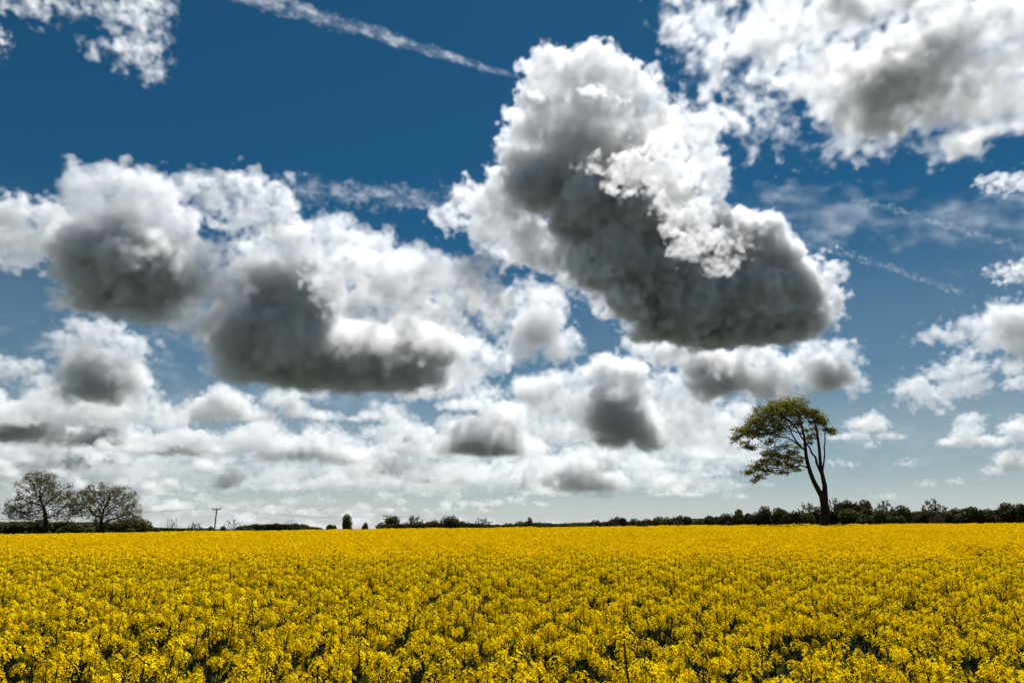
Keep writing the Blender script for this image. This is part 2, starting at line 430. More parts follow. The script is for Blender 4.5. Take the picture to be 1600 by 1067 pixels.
# ---- middle distance
cloud('cumulus_cloud', 'ball-shaped cloud with dark heart on the left, above the bare trees', 6200, [
    (150, 515, 46, 26, 0.35), (120, 540, 36, 26, 0.40), (190, 545, 40, 30, 0.45), (150, 575, 46, 36, 1.43), (175, 590, 42, 36, 1.79), (135, 605, 40, 24, 1.31), (205, 590, 30, 32, 1.40), (165, 618, 42, 18, 1.43),
    (225, 545, 18, 12, 0.30), (95, 600, 24, 14, 0.50), (240, 635, 30, 26, 0.60), (265, 660, 26, 20, 0.50), (215, 650, 22, 30, 0.61)], 51, tau=.108, rough=.28, wisp=.10)
cloud('cumulus_cloud', 'small white cloud at the left border level with the dark-hearted ball', 6500, [
    (15, 575, 36, 18, 0.50), (50, 582, 34, 18, 0.55), (85, 595, 30, 14, 0.50), (0, 560, 24, 10, 0.30), (-20, 580, 30, 20, 0.50)], 52, tau=.101, rough=.30, wisp=.1)
cloud('cumulus_cloud', 'low wide white cloud under the dark base left of centre', 7000, heap(345, 656, 140, 68, 20, .7, 53, 1.5) + heap(460, 655, 150, 55, 18, .7, 54, 1.6), 53, tau=.108, vox=2.6, rough=.25)
cloud('cumulus_cloud', 'small grey-bottomed cloud under the right end of the widest dark base', 7000, heap(602, 658, 105, 40, 16, .8, 55, 1.6), 54, tau=.116, vox=2.5, rough=.25)
cloud('cumulus_cloud', 'upright cloud with grey lower half in the middle of the picture', 6500, [
    (735, 545, 36, 26, 0.55), (770, 565, 36, 24, 0.50), (725, 575, 30, 26, 0.50), (700, 555, 26, 24, 0.45)] + heap(762, 708, 125, 105, 26, .85, 56, 2.0) + heap(745, 640, 90, 60, 12, .6, 57), 55, tau=.116, vox=2.6, rough=.24)
cloud('cumulus_cloud', 'cauliflower-topped cloud with dark slanting heart, left of the lone tree', 6000, [
    (950, 578, 36, 26, 1.22), (985, 585, 26, 28, 1.40), (915, 590, 30, 24, 0.60), (1000, 605, 20, 24, 1.22), (870, 600, 40, 26, 0.60), (830, 610, 32, 24, 1.22), (850, 635, 45, 24, 0.50), (900, 630, 45, 32, 0.61),
    (955, 630, 45, 36, 1.66), (985, 660, 50, 32, 2.13), (1010, 685, 36, 22, 1.91), (940, 660, 36, 24, 1.43), (960, 685, 40, 18, 1.66)], 56, tau=.123, vox=2.6, rough=.21)
cloud('cumulus_cloud', 'wide grey cloud between the tallest tower and the lone tree', 5600, [
    (1000, 545, 27, 19, 0.40), (1050, 550, 37, 24, 0.98), (1095, 570, 42, 32, 1.14), (1140, 585, 45, 34, 1.43), (1190, 595, 42, 28, 1.43), (1110, 605, 41, 22, 1.33), (1180, 555, 41, 24, 0.48), (1220, 575, 29, 24, 0.98),
    (1225, 608, 29, 17, 1.05)], 57, tau=.10, rough=.42, shell=.45)
cloud('cumulus_cloud', 'white rounded cloud above the lone tree crown', 5800, [
    (1265, 550, 34, 24, 0.60), (1305, 560, 36, 26, 0.60), (1290, 585, 46, 28, 1.31), (1325, 595, 26, 22, 0.60), (1250, 580, 30, 26, 0.60)], 58, tau=.108, vox=2.6, rough=.25)
cloud('cumulus_cloud', 'bright tangled cloud left of the lone tree crown', 6500, [
    (1050, 610, 45, 30, 0.50), (1090, 640, 50, 32, 0.55), (1060, 665, 46, 26, 0.50), (1120, 660, 40, 26, 0.60), (1030, 640, 34, 30, 0.50), (1130, 690, 34, 16, 0.61), (1085, 690, 36, 14, 0.60), (1160, 640, 30, 24, 0.50)],
    59, tau=.101, rough=.28, wisp=.06)
# ---- far banks towards the horizon
cloud('cloud_bank', 'long lumpy cloud bank on the left just above the bare trees', 11000,
      heap(40, 690, 160, 88, 22, .55, 60, 1.0) + heap(170, 695, 170, 74, 22, .6, 61, 1.2) + heap(280, 712, 140, 66, 18, .7, 62, 1.5) + heap(-30, 680, 100, 100, 12, .55, 63) + heap(120, 730, 180, 34, 16, .6, 64, 1.6), 61,
      tau=.13, vox=2.1, rough=.32, kids=(10, 6, 2))
cloud('cloud_bank', 'low flat cloud bank behind the bare tree crowns', 15000,
      heap(230, 768, 150, 36, 18, .6, 65, 1.8) + heap(80, 765, 190, 34, 18, .7, 66, 1.9) + heap(-10, 745, 100, 40, 10, .9, 67, 1.8), 62, tau=.13, vox=2.0, rough=.32, kids=(8, 4, 0))
cloud('cumulus_cloud', 'small slate grey cloud left of the nearest power pole', 9000, [(350, 752, 22, 14, 1.1), (370, 745, 20, 15, 1.1), (362, 738, 14, 12, .9), (345, 762, 16, 7, .8)], 63, tau=.11, vox=2.0, rough=.3)
cloud('cloud_bank', 'heaped white cloud bank above the gap between power poles', 11000,
      heap(480, 722, 180, 66, 26, .6, 68, 1.6) + heap(410, 705, 120, 60, 16, .55, 69, 1.4) + heap(545, 728, 90, 48, 14, .6, 70, 1.4), 64, tau=.13, vox=2.1, rough=.32, kids=(10, 6, 2))
cloud('cloud_bank', 'patchy cloud bank with small grey bases low above the power line', 15000,
      heap(455, 765, 120, 30, 14, .75, 71, 2.0) + heap(400, 770, 110, 30, 10, .5, 72) + heap(530, 760, 110, 34, 12, .6, 73, 1.6) + heap(300, 790, 120, 26, 10, .5, 74, 1.6) + heap(480, 785, 90, 18, 10, .7, 75, 1.8)
      + heap(390, 800, 130, 22, 10, .5, 76), 65, tau=.13, vox=2.0, rough=.34, kids=(8, 4, 0))
cloud('cloud_bank', 'bright heaped cloud bank in the middle under the upright cloud', 11000,
      heap(660, 715, 150, 66, 22, .6, 77, 1.5) + heap(700, 755, 160, 52, 20, .65, 78, 1.7) + heap(620, 745, 110, 46, 14, .55, 79, 1.4) + heap(780, 760, 110, 42, 14, .6, 80, 1.4), 66, tau=.13, vox=2.1, rough=.32, kids=(10, 6, 2))
cloud('cloud_bank', 'small scattered clouds over the second power pole', 15000,
      heap(610, 785, 60, 26, 8, .6, 81, 1.6) + heap(710, 788, 36, 20, 6, .9, 82, 1.6) + heap(760, 790, 40, 16, 6, .5, 83) + heap(650, 775, 90, 22, 9, .5, 84) + heap(545, 800, 60, 14, 6, .5, 85), 67, tau=.09, vox=2.0, rough=.34, kids=(8, 4, 0))
cloud('cloud_bank', 'heaped white cloud bank between picture middle and the lone tree', 11000,
      heap(905, 765, 150, 78, 26, .6, 86, 1.6) + heap(985, 765, 150, 50, 18, .55, 87, 1.4) + heap(1060, 770, 120, 46, 14, .5, 88) + heap(850, 750, 80, 50, 10, .5, 89) + heap(935, 778, 60, 18, 8, .8, 90, 2.0), 68,
      tau=.13, vox=2.1, rough=.32, kids=(10, 6, 2))
cloud('cloud_bank', 'small clouds just left of the lone tree low over the hedge', 11000,
      heap(1100, 745, 90, 34, 12, .5, 91) + heap(1170, 725, 80, 36, 12, .6, 92, 1.5) + heap(1147, 778, 30, 16, 6, .5, 93) + heap(1130, 765, 60, 22, 8, .4, 94) + heap(1215, 730, 60, 22, 8, .45, 95), 69, tau=.085, vox=2.2, rough=.26, kids=(8, 4, 0))
cloud('cloud_bank', 'thin bright line of distant cloud tops along the horizon', 30000,
      heap(270, 828, 120, 30, 14, .5, 96) + heap(380, 828, 130, 34, 16, .5, 97) + heap(480, 828, 120, 28, 14, .5, 98) + heap(570, 828, 120, 30, 14, .5, 99) + heap(665, 826, 110, 28, 12, .5, 100)
      + heap(710, 826, 60, 26, 10, .5, 101) + heap(760, 826, 80, 22, 10, .5, 102) + heap(870, 826, 90, 14, 10, .5, 103) + heap(920, 826, 80, 16, 8, .5, 104), 70, tau=.20, vox=2.0, rough=.34, kids=(8, 4, 0))

cloud('cloud_bank', 'wide hazy white bank filling the lower left sky behind the nearer clouds', 20000,
      heap(90, 745, 360, 120, 34, .42, 120, 1.3) + heap(330, 760, 330, 90, 30, .40, 121, 1.3) + heap(560, 765, 330, 90, 28, .40, 122, 1.3), 71, tau=.04, vox=2.2, rough=.40, kids=(10, 5, 0))
cloud('cloud_bank', 'wide hazy white bank in the lower middle sky behind the nearer clouds', 20000,
      heap(760, 765, 300, 100, 28, .42, 123, 1.3) + heap(960, 762, 320, 84, 28, .40, 124, 1.2) + heap(1110, 735, 170, 80, 14, .38, 125, 1.2), 72, tau=.04, vox=2.2, rough=.40, kids=(10, 5, 0))
cloud('cloud_bank', 'ragged white shelf linking the middle distance clouds above the bare trees', 9000,
      heap(120, 660, 330, 90, 26, .42, 126, 1.2) + heap(330, 705, 300, 70, 22, .42, 127, 1.2) + heap(560, 700, 260, 60, 18, .38, 128, 1.2), 73, tau=.05, vox=2.2, rough=.40, kids=(10, 5, 0))
cloud('cloud_bank', 'ragged white shelf behind the cauliflower-topped cloud', 8000,
      heap(880, 690, 300, 110, 26, .40, 129, 1.2) + heap(1070, 700, 240, 90, 18, .42, 130, 1.2) + heap(700, 620, 160, 90, 14, .42, 131, 1.1), 74, tau=.05, vox=2.2, rough=.40, kids=(10, 5, 0))
cloud('cloud_bank', 'row of small bright clouds skimming the power line', 22000,
      heap(255, 800, 110, 34, 14, .7, 140, 1.5) + heap(345, 806, 90, 26, 10, .7, 141, 1.5) + heap(440, 806, 120, 30, 14, .7, 142, 1.5) + heap(545, 808, 100, 26, 12, .7, 143, 1.5) + heap(630, 800, 90, 26, 10, .7, 144, 1.4)
      + heap(720, 800, 90, 22, 10, .7, 145, 1.4) + heap(810, 790, 90, 26, 10, .6, 146, 1.4) + heap(150, 800, 120, 30, 12, .7, 147, 1.5) + heap(40, 800, 130, 34, 12, .7, 148, 1.6), 75, tau=.20, vox=1.9, rough=.28, kids=(8, 4, 0))
cloud('cloud_bank', 'scattered small crisp cumulus over the left half of the hedge line', 10000,
      heap(60, 640, 90, 46, 11, .75, 300, 1.6) + heap(200, 705, 110, 42, 11, .75, 301, 1.6) + heap(330, 735, 90, 34, 11, .75, 302, 1.6) + heap(250, 775, 80, 26, 11, .75, 303, 1.6) + heap(420, 690, 90, 40, 11, .75, 304, 1.6) + heap(520, 760, 90, 30, 11, .75, 305, 1.6) + heap(585, 735, 80, 34, 11, .75, 306, 1.6) + heap(660, 690, 90, 44, 11, .75, 307, 1.6) + heap(690, 775, 70, 24, 11, .75, 308, 1.6), 81, tau=.13, vox=2.0, rough=.24, kids=(10, 5, 0))
cloud('cloud_bank', 'scattered small crisp cumulus over the middle of the hedge line', 10000,
      heap(820, 720, 80, 40, 11, .75, 320, 1.6) + heap(850, 775, 80, 26, 11, .75, 321, 1.6) + heap(900, 705, 90, 44, 11, .75, 322, 1.6) + heap(1010, 730, 90, 40, 11, .75, 323, 1.6) + heap(1060, 775, 70, 22, 11, .75, 324, 1.6) + heap(1110, 715, 70, 34, 11, .75, 325, 1.6) + heap(1180, 760, 50, 18, 11, .75, 326, 1.6) + heap(100, 780, 80, 24, 11, .75, 327, 1.6) + heap(10, 720, 80, 40, 11, .75, 328, 1.6), 82, tau=.13, vox=2.0, rough=.24, kids=(10, 5, 0))
# ---- contrails and ice veils, high above the cumulus
streak('contrail', 'white contrail slanting down from the top border to the tallest tower', 12000, (370, -14), (830, 128), 36, 12, .030, 201, vox=1.8, comb=.3, ragged=.3)
streak('contrail', 'faint spreading contrail in the blue gap between the two biggest clouds', 14000, (395, 292), (790, 318), 40, 46, .016, 202, ragged=.7, comb=.6)
streak('contrail', 'thin curved contrail ending in blue sky above the lone tree', 14000, (1200, 372), (1330, 398), 10, 16, .022, 203, vox=1.8)
streak('contrail', 'lower half of the thin contrail ending in blue sky above the lone tree', 14000, (1310, 392), (1520, 462), 16, 14, .028, 204, vox=1.8, ends=.15)
streak('contrail', 'upper right contrail crossing the ice veil below the torn cloud', 14000, (1310, 302), (1610, 392), 16, 16, .022, 205, vox=1.8)
streak('ice_veil', 'broad thin ice veil right of the tallest tower', 15000, (1090, 310), (1640, 370), 70, 120, .0060, 206, vox=4.0, comb=.9, flat=.2)
streak('ice_veil', 'milky ice veil on the left below the big far left cumulus', 15000, (-60, 520), (420, 540), 70, 70, .0075, 207, vox=4.0, comb=.9, flat=.2)
streak('ice_veil', 'milky ice veil behind the middle distance clouds left of centre', 16000, (200, 620), (760, 600), 90, 80, .0075, 208, vox=4.0, comb=.9, flat=.2)
streak('ice_veil', 'pale ice veil low behind the lone tree', 18000, (780, 680), (1640, 700), 120, 90, .0045, 209, vox=4.5, comb=.9, flat=.2)
# ------------------------------------------------------------------ helpers for meshes and materials
class MB:
    """collects faces; build() links them as one mesh object"""
    def __init__(self):
        self.v, self.f, self.m = [], [], []

    def add(self, verts, faces, mat=0):
        k = len(self.v)
        self.v.extend(tuple(map(float, p)) for p in verts)
        for f in faces:
            self.f.append(tuple(i + k for i in f))
            self.m.append(mat)

    def tube(self, pts, radii, sides=5, mat=0, cap=True):
        pts = [Vector(p) for p in pts]
        n = len(pts)
        verts, faces = [], []
        ref = Vector((0.31, 0.17, 0.93)) if abs((pts[-1] - pts[0]).normalized().z) < .9 else Vector((1, 0.1, 0))
        for i, p in enumerate(pts):
            t = (pts[min(i + 1, n - 1)] - pts[max(i - 1, 0)])
            t = t.normalized() if t.length > 1e-9 else Vector((0, 0, 1))
            a = t.cross(ref)
            a = a.normalized() if a.length > 1e-6 else t.orthogonal().normalized()
            b = t.cross(a)
            for k in range(sides):
                w = 2 * PI * k / sides
                verts.append(p + (a * math.cos(w) + b * math.sin(w)) * radii[i])
        for i in range(n - 1):
            for k in range(sides):
                k2 = (k + 1) % sides
                faces.append((i * sides + k, i * sides + k2, (i + 1) * sides + k2, (i + 1) * sides + k))
        if cap:
            faces.append(tuple(range(sides))[::-1])
            faces.append(tuple((n - 1) * sides + k for k in range(sides)))
        self.add(verts, faces, mat)

    def box(self, c, size, mat=0):
        x, y, z = [v / 2 for v in size]
        vs_ = [(c[0] + sx * x, c[1] + sy * y, c[2] + sz * z) for sz in (-1, 1) for sy in (-1, 1) for sx in (-1, 1)]
        self.add(vs_, [(0, 2, 3, 1), (4, 5, 7, 6), (0, 1, 5, 4), (2, 6, 7, 3), (0, 4, 6, 2), (1, 3, 7, 5)], mat)

    def mesh(self, name, mats, smooth=False):
        me = bpy.data.meshes.new(name)
        me.from_pydata(self.v, [], self.f)
        for m in mats:
            me.materials.append(m)
        if len(mats) > 1:
            me.polygons.foreach_set('material_index', self.m)
        if smooth:
            me.polygons.foreach_set('use_smooth', [True] * len(self.f))
        me.update()
        return me

    def build(self, name, mats, parent=None, smooth=False):
        o = bpy.data.objects.new(name, self.mesh(name, mats, smooth))
        col.objects.link(o)
        o.parent = parent
        return o


def empty(name, loc, label, cat, group=None):
    o = bpy.data.objects.new(name, None)
    o.empty_display_size = 0.3
    o.location = loc
    col.objects.link(o)
    o['label'] = label
    o['category'] = cat
    if group:
        o['group'] = group
    return o


def surface(name, base, rough=0.8, var=0.25, scale=6.0, translucent=0.0, bump=0.0, spec=0.05, hue=0.0, tcol=None):
    """diffuse material with object-space colour variation; translucent = share of light passing through"""
    m = bpy.data.materials.new(name)
    m.use_nodes = True
    nt = m.node_tree
    n, link = nt.nodes.new, nt.links.new
    bs = nt.nodes['Principled BSDF']
    out = nt.nodes['Material Output']
    geo = n('ShaderNodeNewGeometry')
    noi = n('ShaderNodeTexNoise')
    noi.inputs['Scale'].default_value = scale
    noi.inputs['Detail'].default_value = 3.0
    link(geo.outputs['Position'], noi.inputs['Vector'])
    add = n('ShaderNodeMath')
    add.operation = 'MULTIPLY_ADD'
    link(geo.outputs['Random Per Island'], add.inputs[0])
    add.inputs[1].default_value = 0.6
    link(noi.outputs['Fac'], add.inputs[2])
    mr = n('ShaderNodeMapRange')
    mr.inputs['From Min'].default_value = 0.3
    mr.inputs['From Max'].default_value = 1.3
    mr.inputs['To Min'].default_value = 1 - var
    mr.inputs['To Max'].default_value = 1 + var
    link(add.outputs[0], mr.inputs['Value'])
    hsv = n('ShaderNodeHueSaturation')
    hsv.inputs['Color'].default_value = (*base, 1)
    link(mr.outputs[0], hsv.inputs['Value'])
    if hue:
        hm = n('ShaderNodeMapRange')
        hm.inputs['To Min'].default_value = 0.5 - hue
        hm.inputs['To Max'].default_value = 0.5 + hue
        link(geo.outputs['Random Per Island'], hm.inputs['Value'])
        link(hm.outputs[0], hsv.inputs['Hue'])
    link(hsv.outputs[0], bs.inputs['Base Color'])
    bs.inputs['Roughness'].default_value = rough
    bs.inputs['Specular IOR Level'].default_value = spec
    if bump:
        bp = n('ShaderNodeBump')
        bp.inputs['Strength'].default_value = bump
        link(noi.outputs['Fac'], bp.inputs['Height'])
        link(bp.outputs[0], bs.inputs['Normal'])
    if translucent:
        tr = n('ShaderNodeBsdfTranslucent')
        mx = n('ShaderNodeMixShader')
        mx.inputs[0].default_value = translucent
        if tcol:
            mm = n('ShaderNodeMix')
            mm.data_type = 'RGBA'
            mm.blend_type = 'MULTIPLY'
            mm.inputs[0].default_value = 1.0
            link(hsv.outputs[0], mm.inputs[6])
            mm.inputs[7].default_value = (*tcol, 1)
            link(mm.outputs[2], tr.inputs['Color'])
        else:
            link(hsv.outputs[0], tr.inputs['Color'])
        link(bs.outputs[0], mx.inputs[1])
        link(tr.outputs[0], mx.inputs[2])
        link(mx.outputs[0], out.inputs['Surface'])
    return m


# ------------------------------------------------------------------ the ground
FIELD_END = 92.0
CROP = 1.3


def crest(x):
    x = max(-110.0, min(110.0, x))
    return 0.16 + 0.0113 * x - 4.6e-5 * x * x


def gz(x, y):
    """height of the ground: a field rising gently to a crest, then falling away"""
    t = max(0.0, min(1.0, y / FIELD_END))
    z = t ** 1.2 * (CAM.z - CROP) + crest(x * (FIELD_END / max(y, FIELD_END))) * t
    if y > FIELD_END + 3:
        k = y - FIELD_END - 3
        z = z - 0.030 * k if k < 170 else z - 5.1
        z = max(z, -4.5)
    return z


soil = surface('soil', (0.012, 0.011, 0.007), var=.5, scale=3.0, bump=.6)
pasture = surface('pasture_grass', (0.032, 0.038, 0.020), var=.4, scale=.4, bump=.3)
g = MB()
ys = [-400, -60, -15, -5, 0, 2, 4, 6, 8, 11, 14, 18, 22, 27, 33, 40, 48, 56, 64, 72, 80, 88, 92, 95, 98, 102, 108, 116, 126, 140, 160, 190, 230, 265, 300, 420, 700, 1500, 4000, 12000, 40000, 120000]
us = [-1.0 + 2.0 * i / 60 for i in range(61)]
grid = []
for y in ys:
    half = 60 + abs(y) * 1.9
    for u in us:
        x = u * half
        grid.append((x, y, gz(x, y)))
nx = len(us)
for r in range(len(ys) - 1):
    pass
g.add(grid, [(r * nx + c, r * nx + c + 1, (r + 1) * nx + c + 1, (r + 1) * nx + c) for r in range(len(ys) - 1) for c in range(nx - 1)])
for i, f in enumerate(g.f):
    g.m[i] = 0 if g.v[f[0]][1] < 95 and g.v[f[0]][1] > -6 else 1
ground = g.build('ground', [soil, pasture], smooth=True)
ground['kind'] = 'structure'
ground['label'] = 'dark soil and pasture under the crop and beyond the field'
# ------------------------------------------------------------------ rapeseed crop
petal_mat = surface('rapeseed_petal', (0.95, 0.66, 0.004), rough=.7, var=.10, scale=3.0, translucent=.28, spec=.0, hue=.008)
bud_mat = surface('rapeseed_bud', (0.34, 0.33, 0.02), rough=.6, var=.25, scale=20.0, translucent=.2)
stem_mat = surface('rapeseed_stem', (0.030, 0.046, 0.012), rough=.55, var=.3, scale=5.0)
leaf_mat = surface('rapeseed_leaf', (0.024, 0.040, 0.012), rough=.6, var=.35, scale=6.0, translucent=.2, spec=.02)
RS = random.Random(7)


def rand_unit(r):
    z = r.uniform(-1, 1)
    a = r.uniform(0, 2 * PI)
    q = math.sqrt(1 - z * z)
    return Vector((q * math.cos(a), q * math.sin(a), z))


def frame_of(d):
    d = d.normalized()
    a = d.orthogonal().normalized()
    return a, d.cross(a), d


def add_flower(mb, p, d, size, r):
    """four-petalled flower opening along d"""
    a, b, n = frame_of(d)
    w = r.uniform(0, PI)
    ca, sa = math.cos(w), math.sin(w)
    a, b = a * ca + b * sa, b * ca - a * sa
    for e, f in ((a, b), (b, -a), (-a, -b), (-b, a)):
        lift = r.uniform(.10, .55)
        root = p + e * size * .10
        mid = p + e * size * .62 + n * size * lift * .62
        tip = p + e * size * 1.05 + n * size * lift * .75
        hw = size * .42
        mb.add([root, mid + f * hw, tip + f * hw * .5, tip - f * hw * .5, mid - f * hw], [(0, 1, 2, 3, 4)], 0)


def flower_head(seed, detail):
    """a raceme: open flowers round a domed top, buds in its middle, a short stalk with young pods"""
    r = random.Random(seed)
    mb = MB()
    h = r.uniform(.050, .075)
    rad = r.uniform(.031, .042)
    if detail == 2:
        nfl = r.randint(19, 25)
        for i in range(nfl):
            t = (i + .5) / nfl
            a = i * 2.39996 + r.uniform(-.4, .4)
            z = h * (t ** 1.1) - .015
            rr = rad * math.sqrt(max(0.05, 1 - (t - .15) ** 2)) * r.uniform(.7, 1.2)
            p = Vector((rr * math.cos(a), rr * math.sin(a), z))
            d = Vector((math.cos(a), math.sin(a), .25 + 1.3 * t)) + rand_unit(r) * .35
            add_flower(mb, p, d, r.uniform(.0095, .0125), r)
        for i in range(9):
            a = i * 2.4
            p = Vector((.009 * math.cos(a), .009 * math.sin(a), h + r.uniform(-.006, .010)))
            q = .0045
            mb.add([p + Vector((q, 0, 0)), p + Vector((-q * .5, q * .8, 0)), p + Vector((-q * .5, -q * .8, 0)), p + Vector((0, 0, q * 2.4))], [(0, 1, 3), (1, 2, 3), (2, 0, 3)], 1)
        mb.tube([(0, 0, -.10), (0, 0, -.03), (0, 0, h * .9)], [.0028, .0024, .0015], 4, 2)
        for i in range(6):
            a = r.uniform(0, 2 * PI)
            z = -.10 + i * .016
            c, s = math.cos(a), math.sin(a)
            p0, p1 = Vector((0, 0, z)), Vector((c * .030, s * .030, z + .022))
            mb.tube([p0, p1, p1 + Vector((c * .012, s * .012, .022))], [.0010, .0014, .0007], 3, 2, cap=False)
    else:
        n = 13 if detail == 1 else 6
        sz = .0155 if detail == 1 else .030
        for i in range(n):
            d = rand_unit(r)
            d.z = abs(d.z) * .9 - .25
            d.normalize()
            p = Vector((d.x * rad * 1.05, d.y * rad * 1.05, h * .4 + d.z * h * .62))
            nrm = (d + rand_unit(r) * .7 + Vector((0, 0, .3))).normalized()
            a, b, _ = frame_of(nrm)
            s1, s2 = sz * r.uniform(.75, 1.25), sz * r.uniform(.75, 1.25)
            k = nrm * sz * .35
            mb.add([p + a * s1, p + b * s2 + k, p - a * s1, p - b * s2 + k], [(0, 1, 2), (0, 2, 3)], 0)
    return mb


HEADS = [flower_head(40 + i, 2) for i in range(6)]
HEAD_MESH = [h.mesh('flower_head', [petal_mat, bud_mat, stem_mat]) for h in HEADS]
HEADS1 = [flower_head(60 + i, 1) for i in range(6)]
HEADS0 = [flower_head(80 + i, 0) for i in range(6)]


def plan_plant(seed):
    """branch paths and flower head placements of one plant, 1.3 m tall"""
    r = random.Random(seed)
    H = CROP * r.uniform(.92, 1.05)
    lean = Vector((r.uniform(-.10, .10), r.uniform(-.10, .10), 0))
    main = [Vector((0, 0, -.05)) + lean * (t * t) + Vector((r.uniform(-.01, .01), r.uniform(-.01, .01), H * t * .93)) for t in (0, .3, .6, .8, 1)]
    paths = [(main, .0062, .0030)]
    heads = [(main[-1], (main[-1] - main[-2]).normalized(), 1.0)]
    nb = r.randint(2, 4)
    for i in range(nb):
        t = r.uniform(.48, .80)
        k = t * H * .93
        p0 = lean * (t * t) + Vector((0, 0, k - .05))
        a = i * 2 * PI / nb + r.uniform(-.5, .5)
        out = r.uniform(.08, .21)
        p2 = Vector((p0.x + math.cos(a) * out, p0.y + math.sin(a) * out, H * r.uniform(.83, .97)))
        p1 = p0.lerp(p2, .5) + Vector((math.cos(a) * .03, math.sin(a) * .03, -.02))
        paths.append(([p0, p1, p2], .0036, .0022))
        heads.append((p2, (p2 - p1).normalized() * .6 + Vector((0, 0, .5)), r.uniform(.72, 1.0)))
        if r.random() < .35:
            p3 = p1 + Vector((math.cos(a + 1) * .07, math.sin(a + 1) * .07, r.uniform(.08, .16)))
            paths.append(([p1, p3], .0024, .0016))
            heads.append((p3, Vector((math.cos(a + 1) * .3, math.sin(a + 1) * .3, 1)), r.uniform(.5, .75)))
    leaves = []
    for i in range(13):
        t = r.uniform(.06, .72)
        leaves.append((lean * (t * t) + Vector((0, 0, t * H * .93 - .05)), r.uniform(0, 2 * PI), r.uniform(.07, .13) * (1.45 - t), r.uniform(-.4, .5)))
    return paths, heads, leaves


def add_leaf(mb, p, a, length, rise, mat):
    d = Vector((math.cos(a), math.sin(a), rise)).normalized()
    s = Vector((-math.sin(a), math.cos(a), 0))
    up_ = Vector((0, 0, 1))
    w = length * .22
    pts = [p, p + d * length * .4 + s * w, p + d * length * .45 - up_ * w * .3, p + d * length * .4 - s * w, p + d * length - up_ * length * .25]
    mb.add(pts, [(0, 1, 2), (0, 2, 3), (1, 4, 2), (2, 4, 3)], mat)


def head_matrix(p, d, s, spin):
    a, b, n = frame_of(d)
    M = Matrix((a, b, n)).transposed().to_4x4() @ Matrix.Rotation(spin, 4, 'Z') @ Matrix.Scale(s, 4)
    M.translation = p
    return M


def merge_head(mb, src, M, mats=(0, 1, 2)):
    k = len(mb.v)
    mb.v.extend(tuple(M @ Vector(v)) for v in src.v)
    for f, m in zip(src.f, src.m):
        mb.f.append(tuple(i + k for i in f))
        mb.m.append(mats[m])


PLANS = [plan_plant(300 + i) for i in range(7)]
STEM_MESH, LEAF_MESH, HEAD_PLACE, FULL_MESH = [], [], [], []
CROP_MATS = [petal_mat, bud_mat, stem_mat, leaf_mat]
for i, (paths, heads, leaves) in enumerate(PLANS):
    r = random.Random(500 + i)
    st, lf, full = MB(), MB(), MB()
    for pts, r0, r1 in paths:
        rad = [r0 + (r1 - r0) * k / (len(pts) - 1) for k in range(len(pts))]
        st.tube(pts, rad, 4, 0)
        full.tube(pts, rad, 3, 2, cap=False)
    for p, a, ln, ri in leaves:
        add_leaf(lf, p, a, ln, ri, 0)
        add_leaf(full, p, a, ln, ri, 3)
    place = []
    for p, d, s in heads:
        v = r.randrange(6)
        M = head_matrix(p, d, s * 1.38, r.uniform(0, 6.28))
        place.append((v, M))
        merge_head(full, HEADS[v], M)
    STEM_MESH.append(st.mesh('stem', [stem_mat]))
    LEAF_MESH.append(lf.mesh('leaves', [leaf_mat]))
    HEAD_PLACE.append(place)
    FULL_MESH.append(full.mesh('plant_proto', CROP_MATS))


def smooth_noise(x, y, seed=0):
    """cheap smooth value in -1..1 used for the swell of the crop"""
    s = 0.0
    for k, (fx, fy, ph, w) in enumerate(((.31, .92, 1.3, .5), (.83, .41, 4.1, .35), (1.7, 2.3, .7, .3), (-.52, 1.35, 2.2, .45), (2.9, -1.1, 5.0, .2), (.12, .37, 3.3, .6))):
        s += w * math.sin(fx * x + fy * y + ph + seed * (k + 1.7) + .6 * math.sin(fy * x * .7 - fx * y + seed))
    return s / 1.6


def crop_swell(x, y):
    """how tall the crop stands there, as a factor"""
    v = 1.0 + .055 * smooth_noise(x * .55, y * .8, 2.0) + .06 * smooth_noise(x * 3.4, y * 3.4, 5.0)
    for y0, w, k, ph in ((14.6, .6, .17, 0.0), (20.5, .9, .15, 2.1), (30.0, 1.6, .15, 4.0), (9.3, .4, .12, 1.2), (41.0, 2.4, .14, 5.2)):      # the shallow dips running across
        patch = max(0.0, smooth_noise(x * 2.2 / w ** .5 * .45, ph * 3 + y * .2, ph) + .45)
        v -= k * min(1.0, patch) * math.exp(-((y - y0 - .10 * x + w * math.sin(x * .5 / w ** .5 + ph)) / w) ** 2)
    return v


def scatter(y0, y1, density, seed, margin=1.2):
    r = random.Random(seed)
    pts = []
    y = y0
    cell = 1.0 / math.sqrt(density)
    while y < y1:
        half = y * .80 + margin
        x = -half
        while x < half:
            pts.append((x + r.uniform(-.5, .5) * cell * 1.25, y + r.uniform(-.5, .5) * cell * 1.25))
            x += cell
        y += cell
    return pts


# --- the nearest plants one by one, the rest as one mass
spots = scatter(2.9, 17.0, 17.5, 3)
spots = [p for p in spots if smooth_noise(p[0] * 6.5, p[1] * 6.5, 9.0) > -.36 or RS.random() < .10]
seen = sorted((p for p in spots if abs(p[0]) < p[1] * .76 and p[1] > 3.15), key=lambda p: p[1])[:300]
near_set = set(seen)
rest = [p for p in spots if p not in near_set]


def plant_transform(p, r):
    s = crop_swell(*p) * r.uniform(.86, 1.08)
    if r.random() < .05:
        s *= r.uniform(1.03, 1.09)
    return s, r.uniform(0, 2 * PI), r.randrange(7)


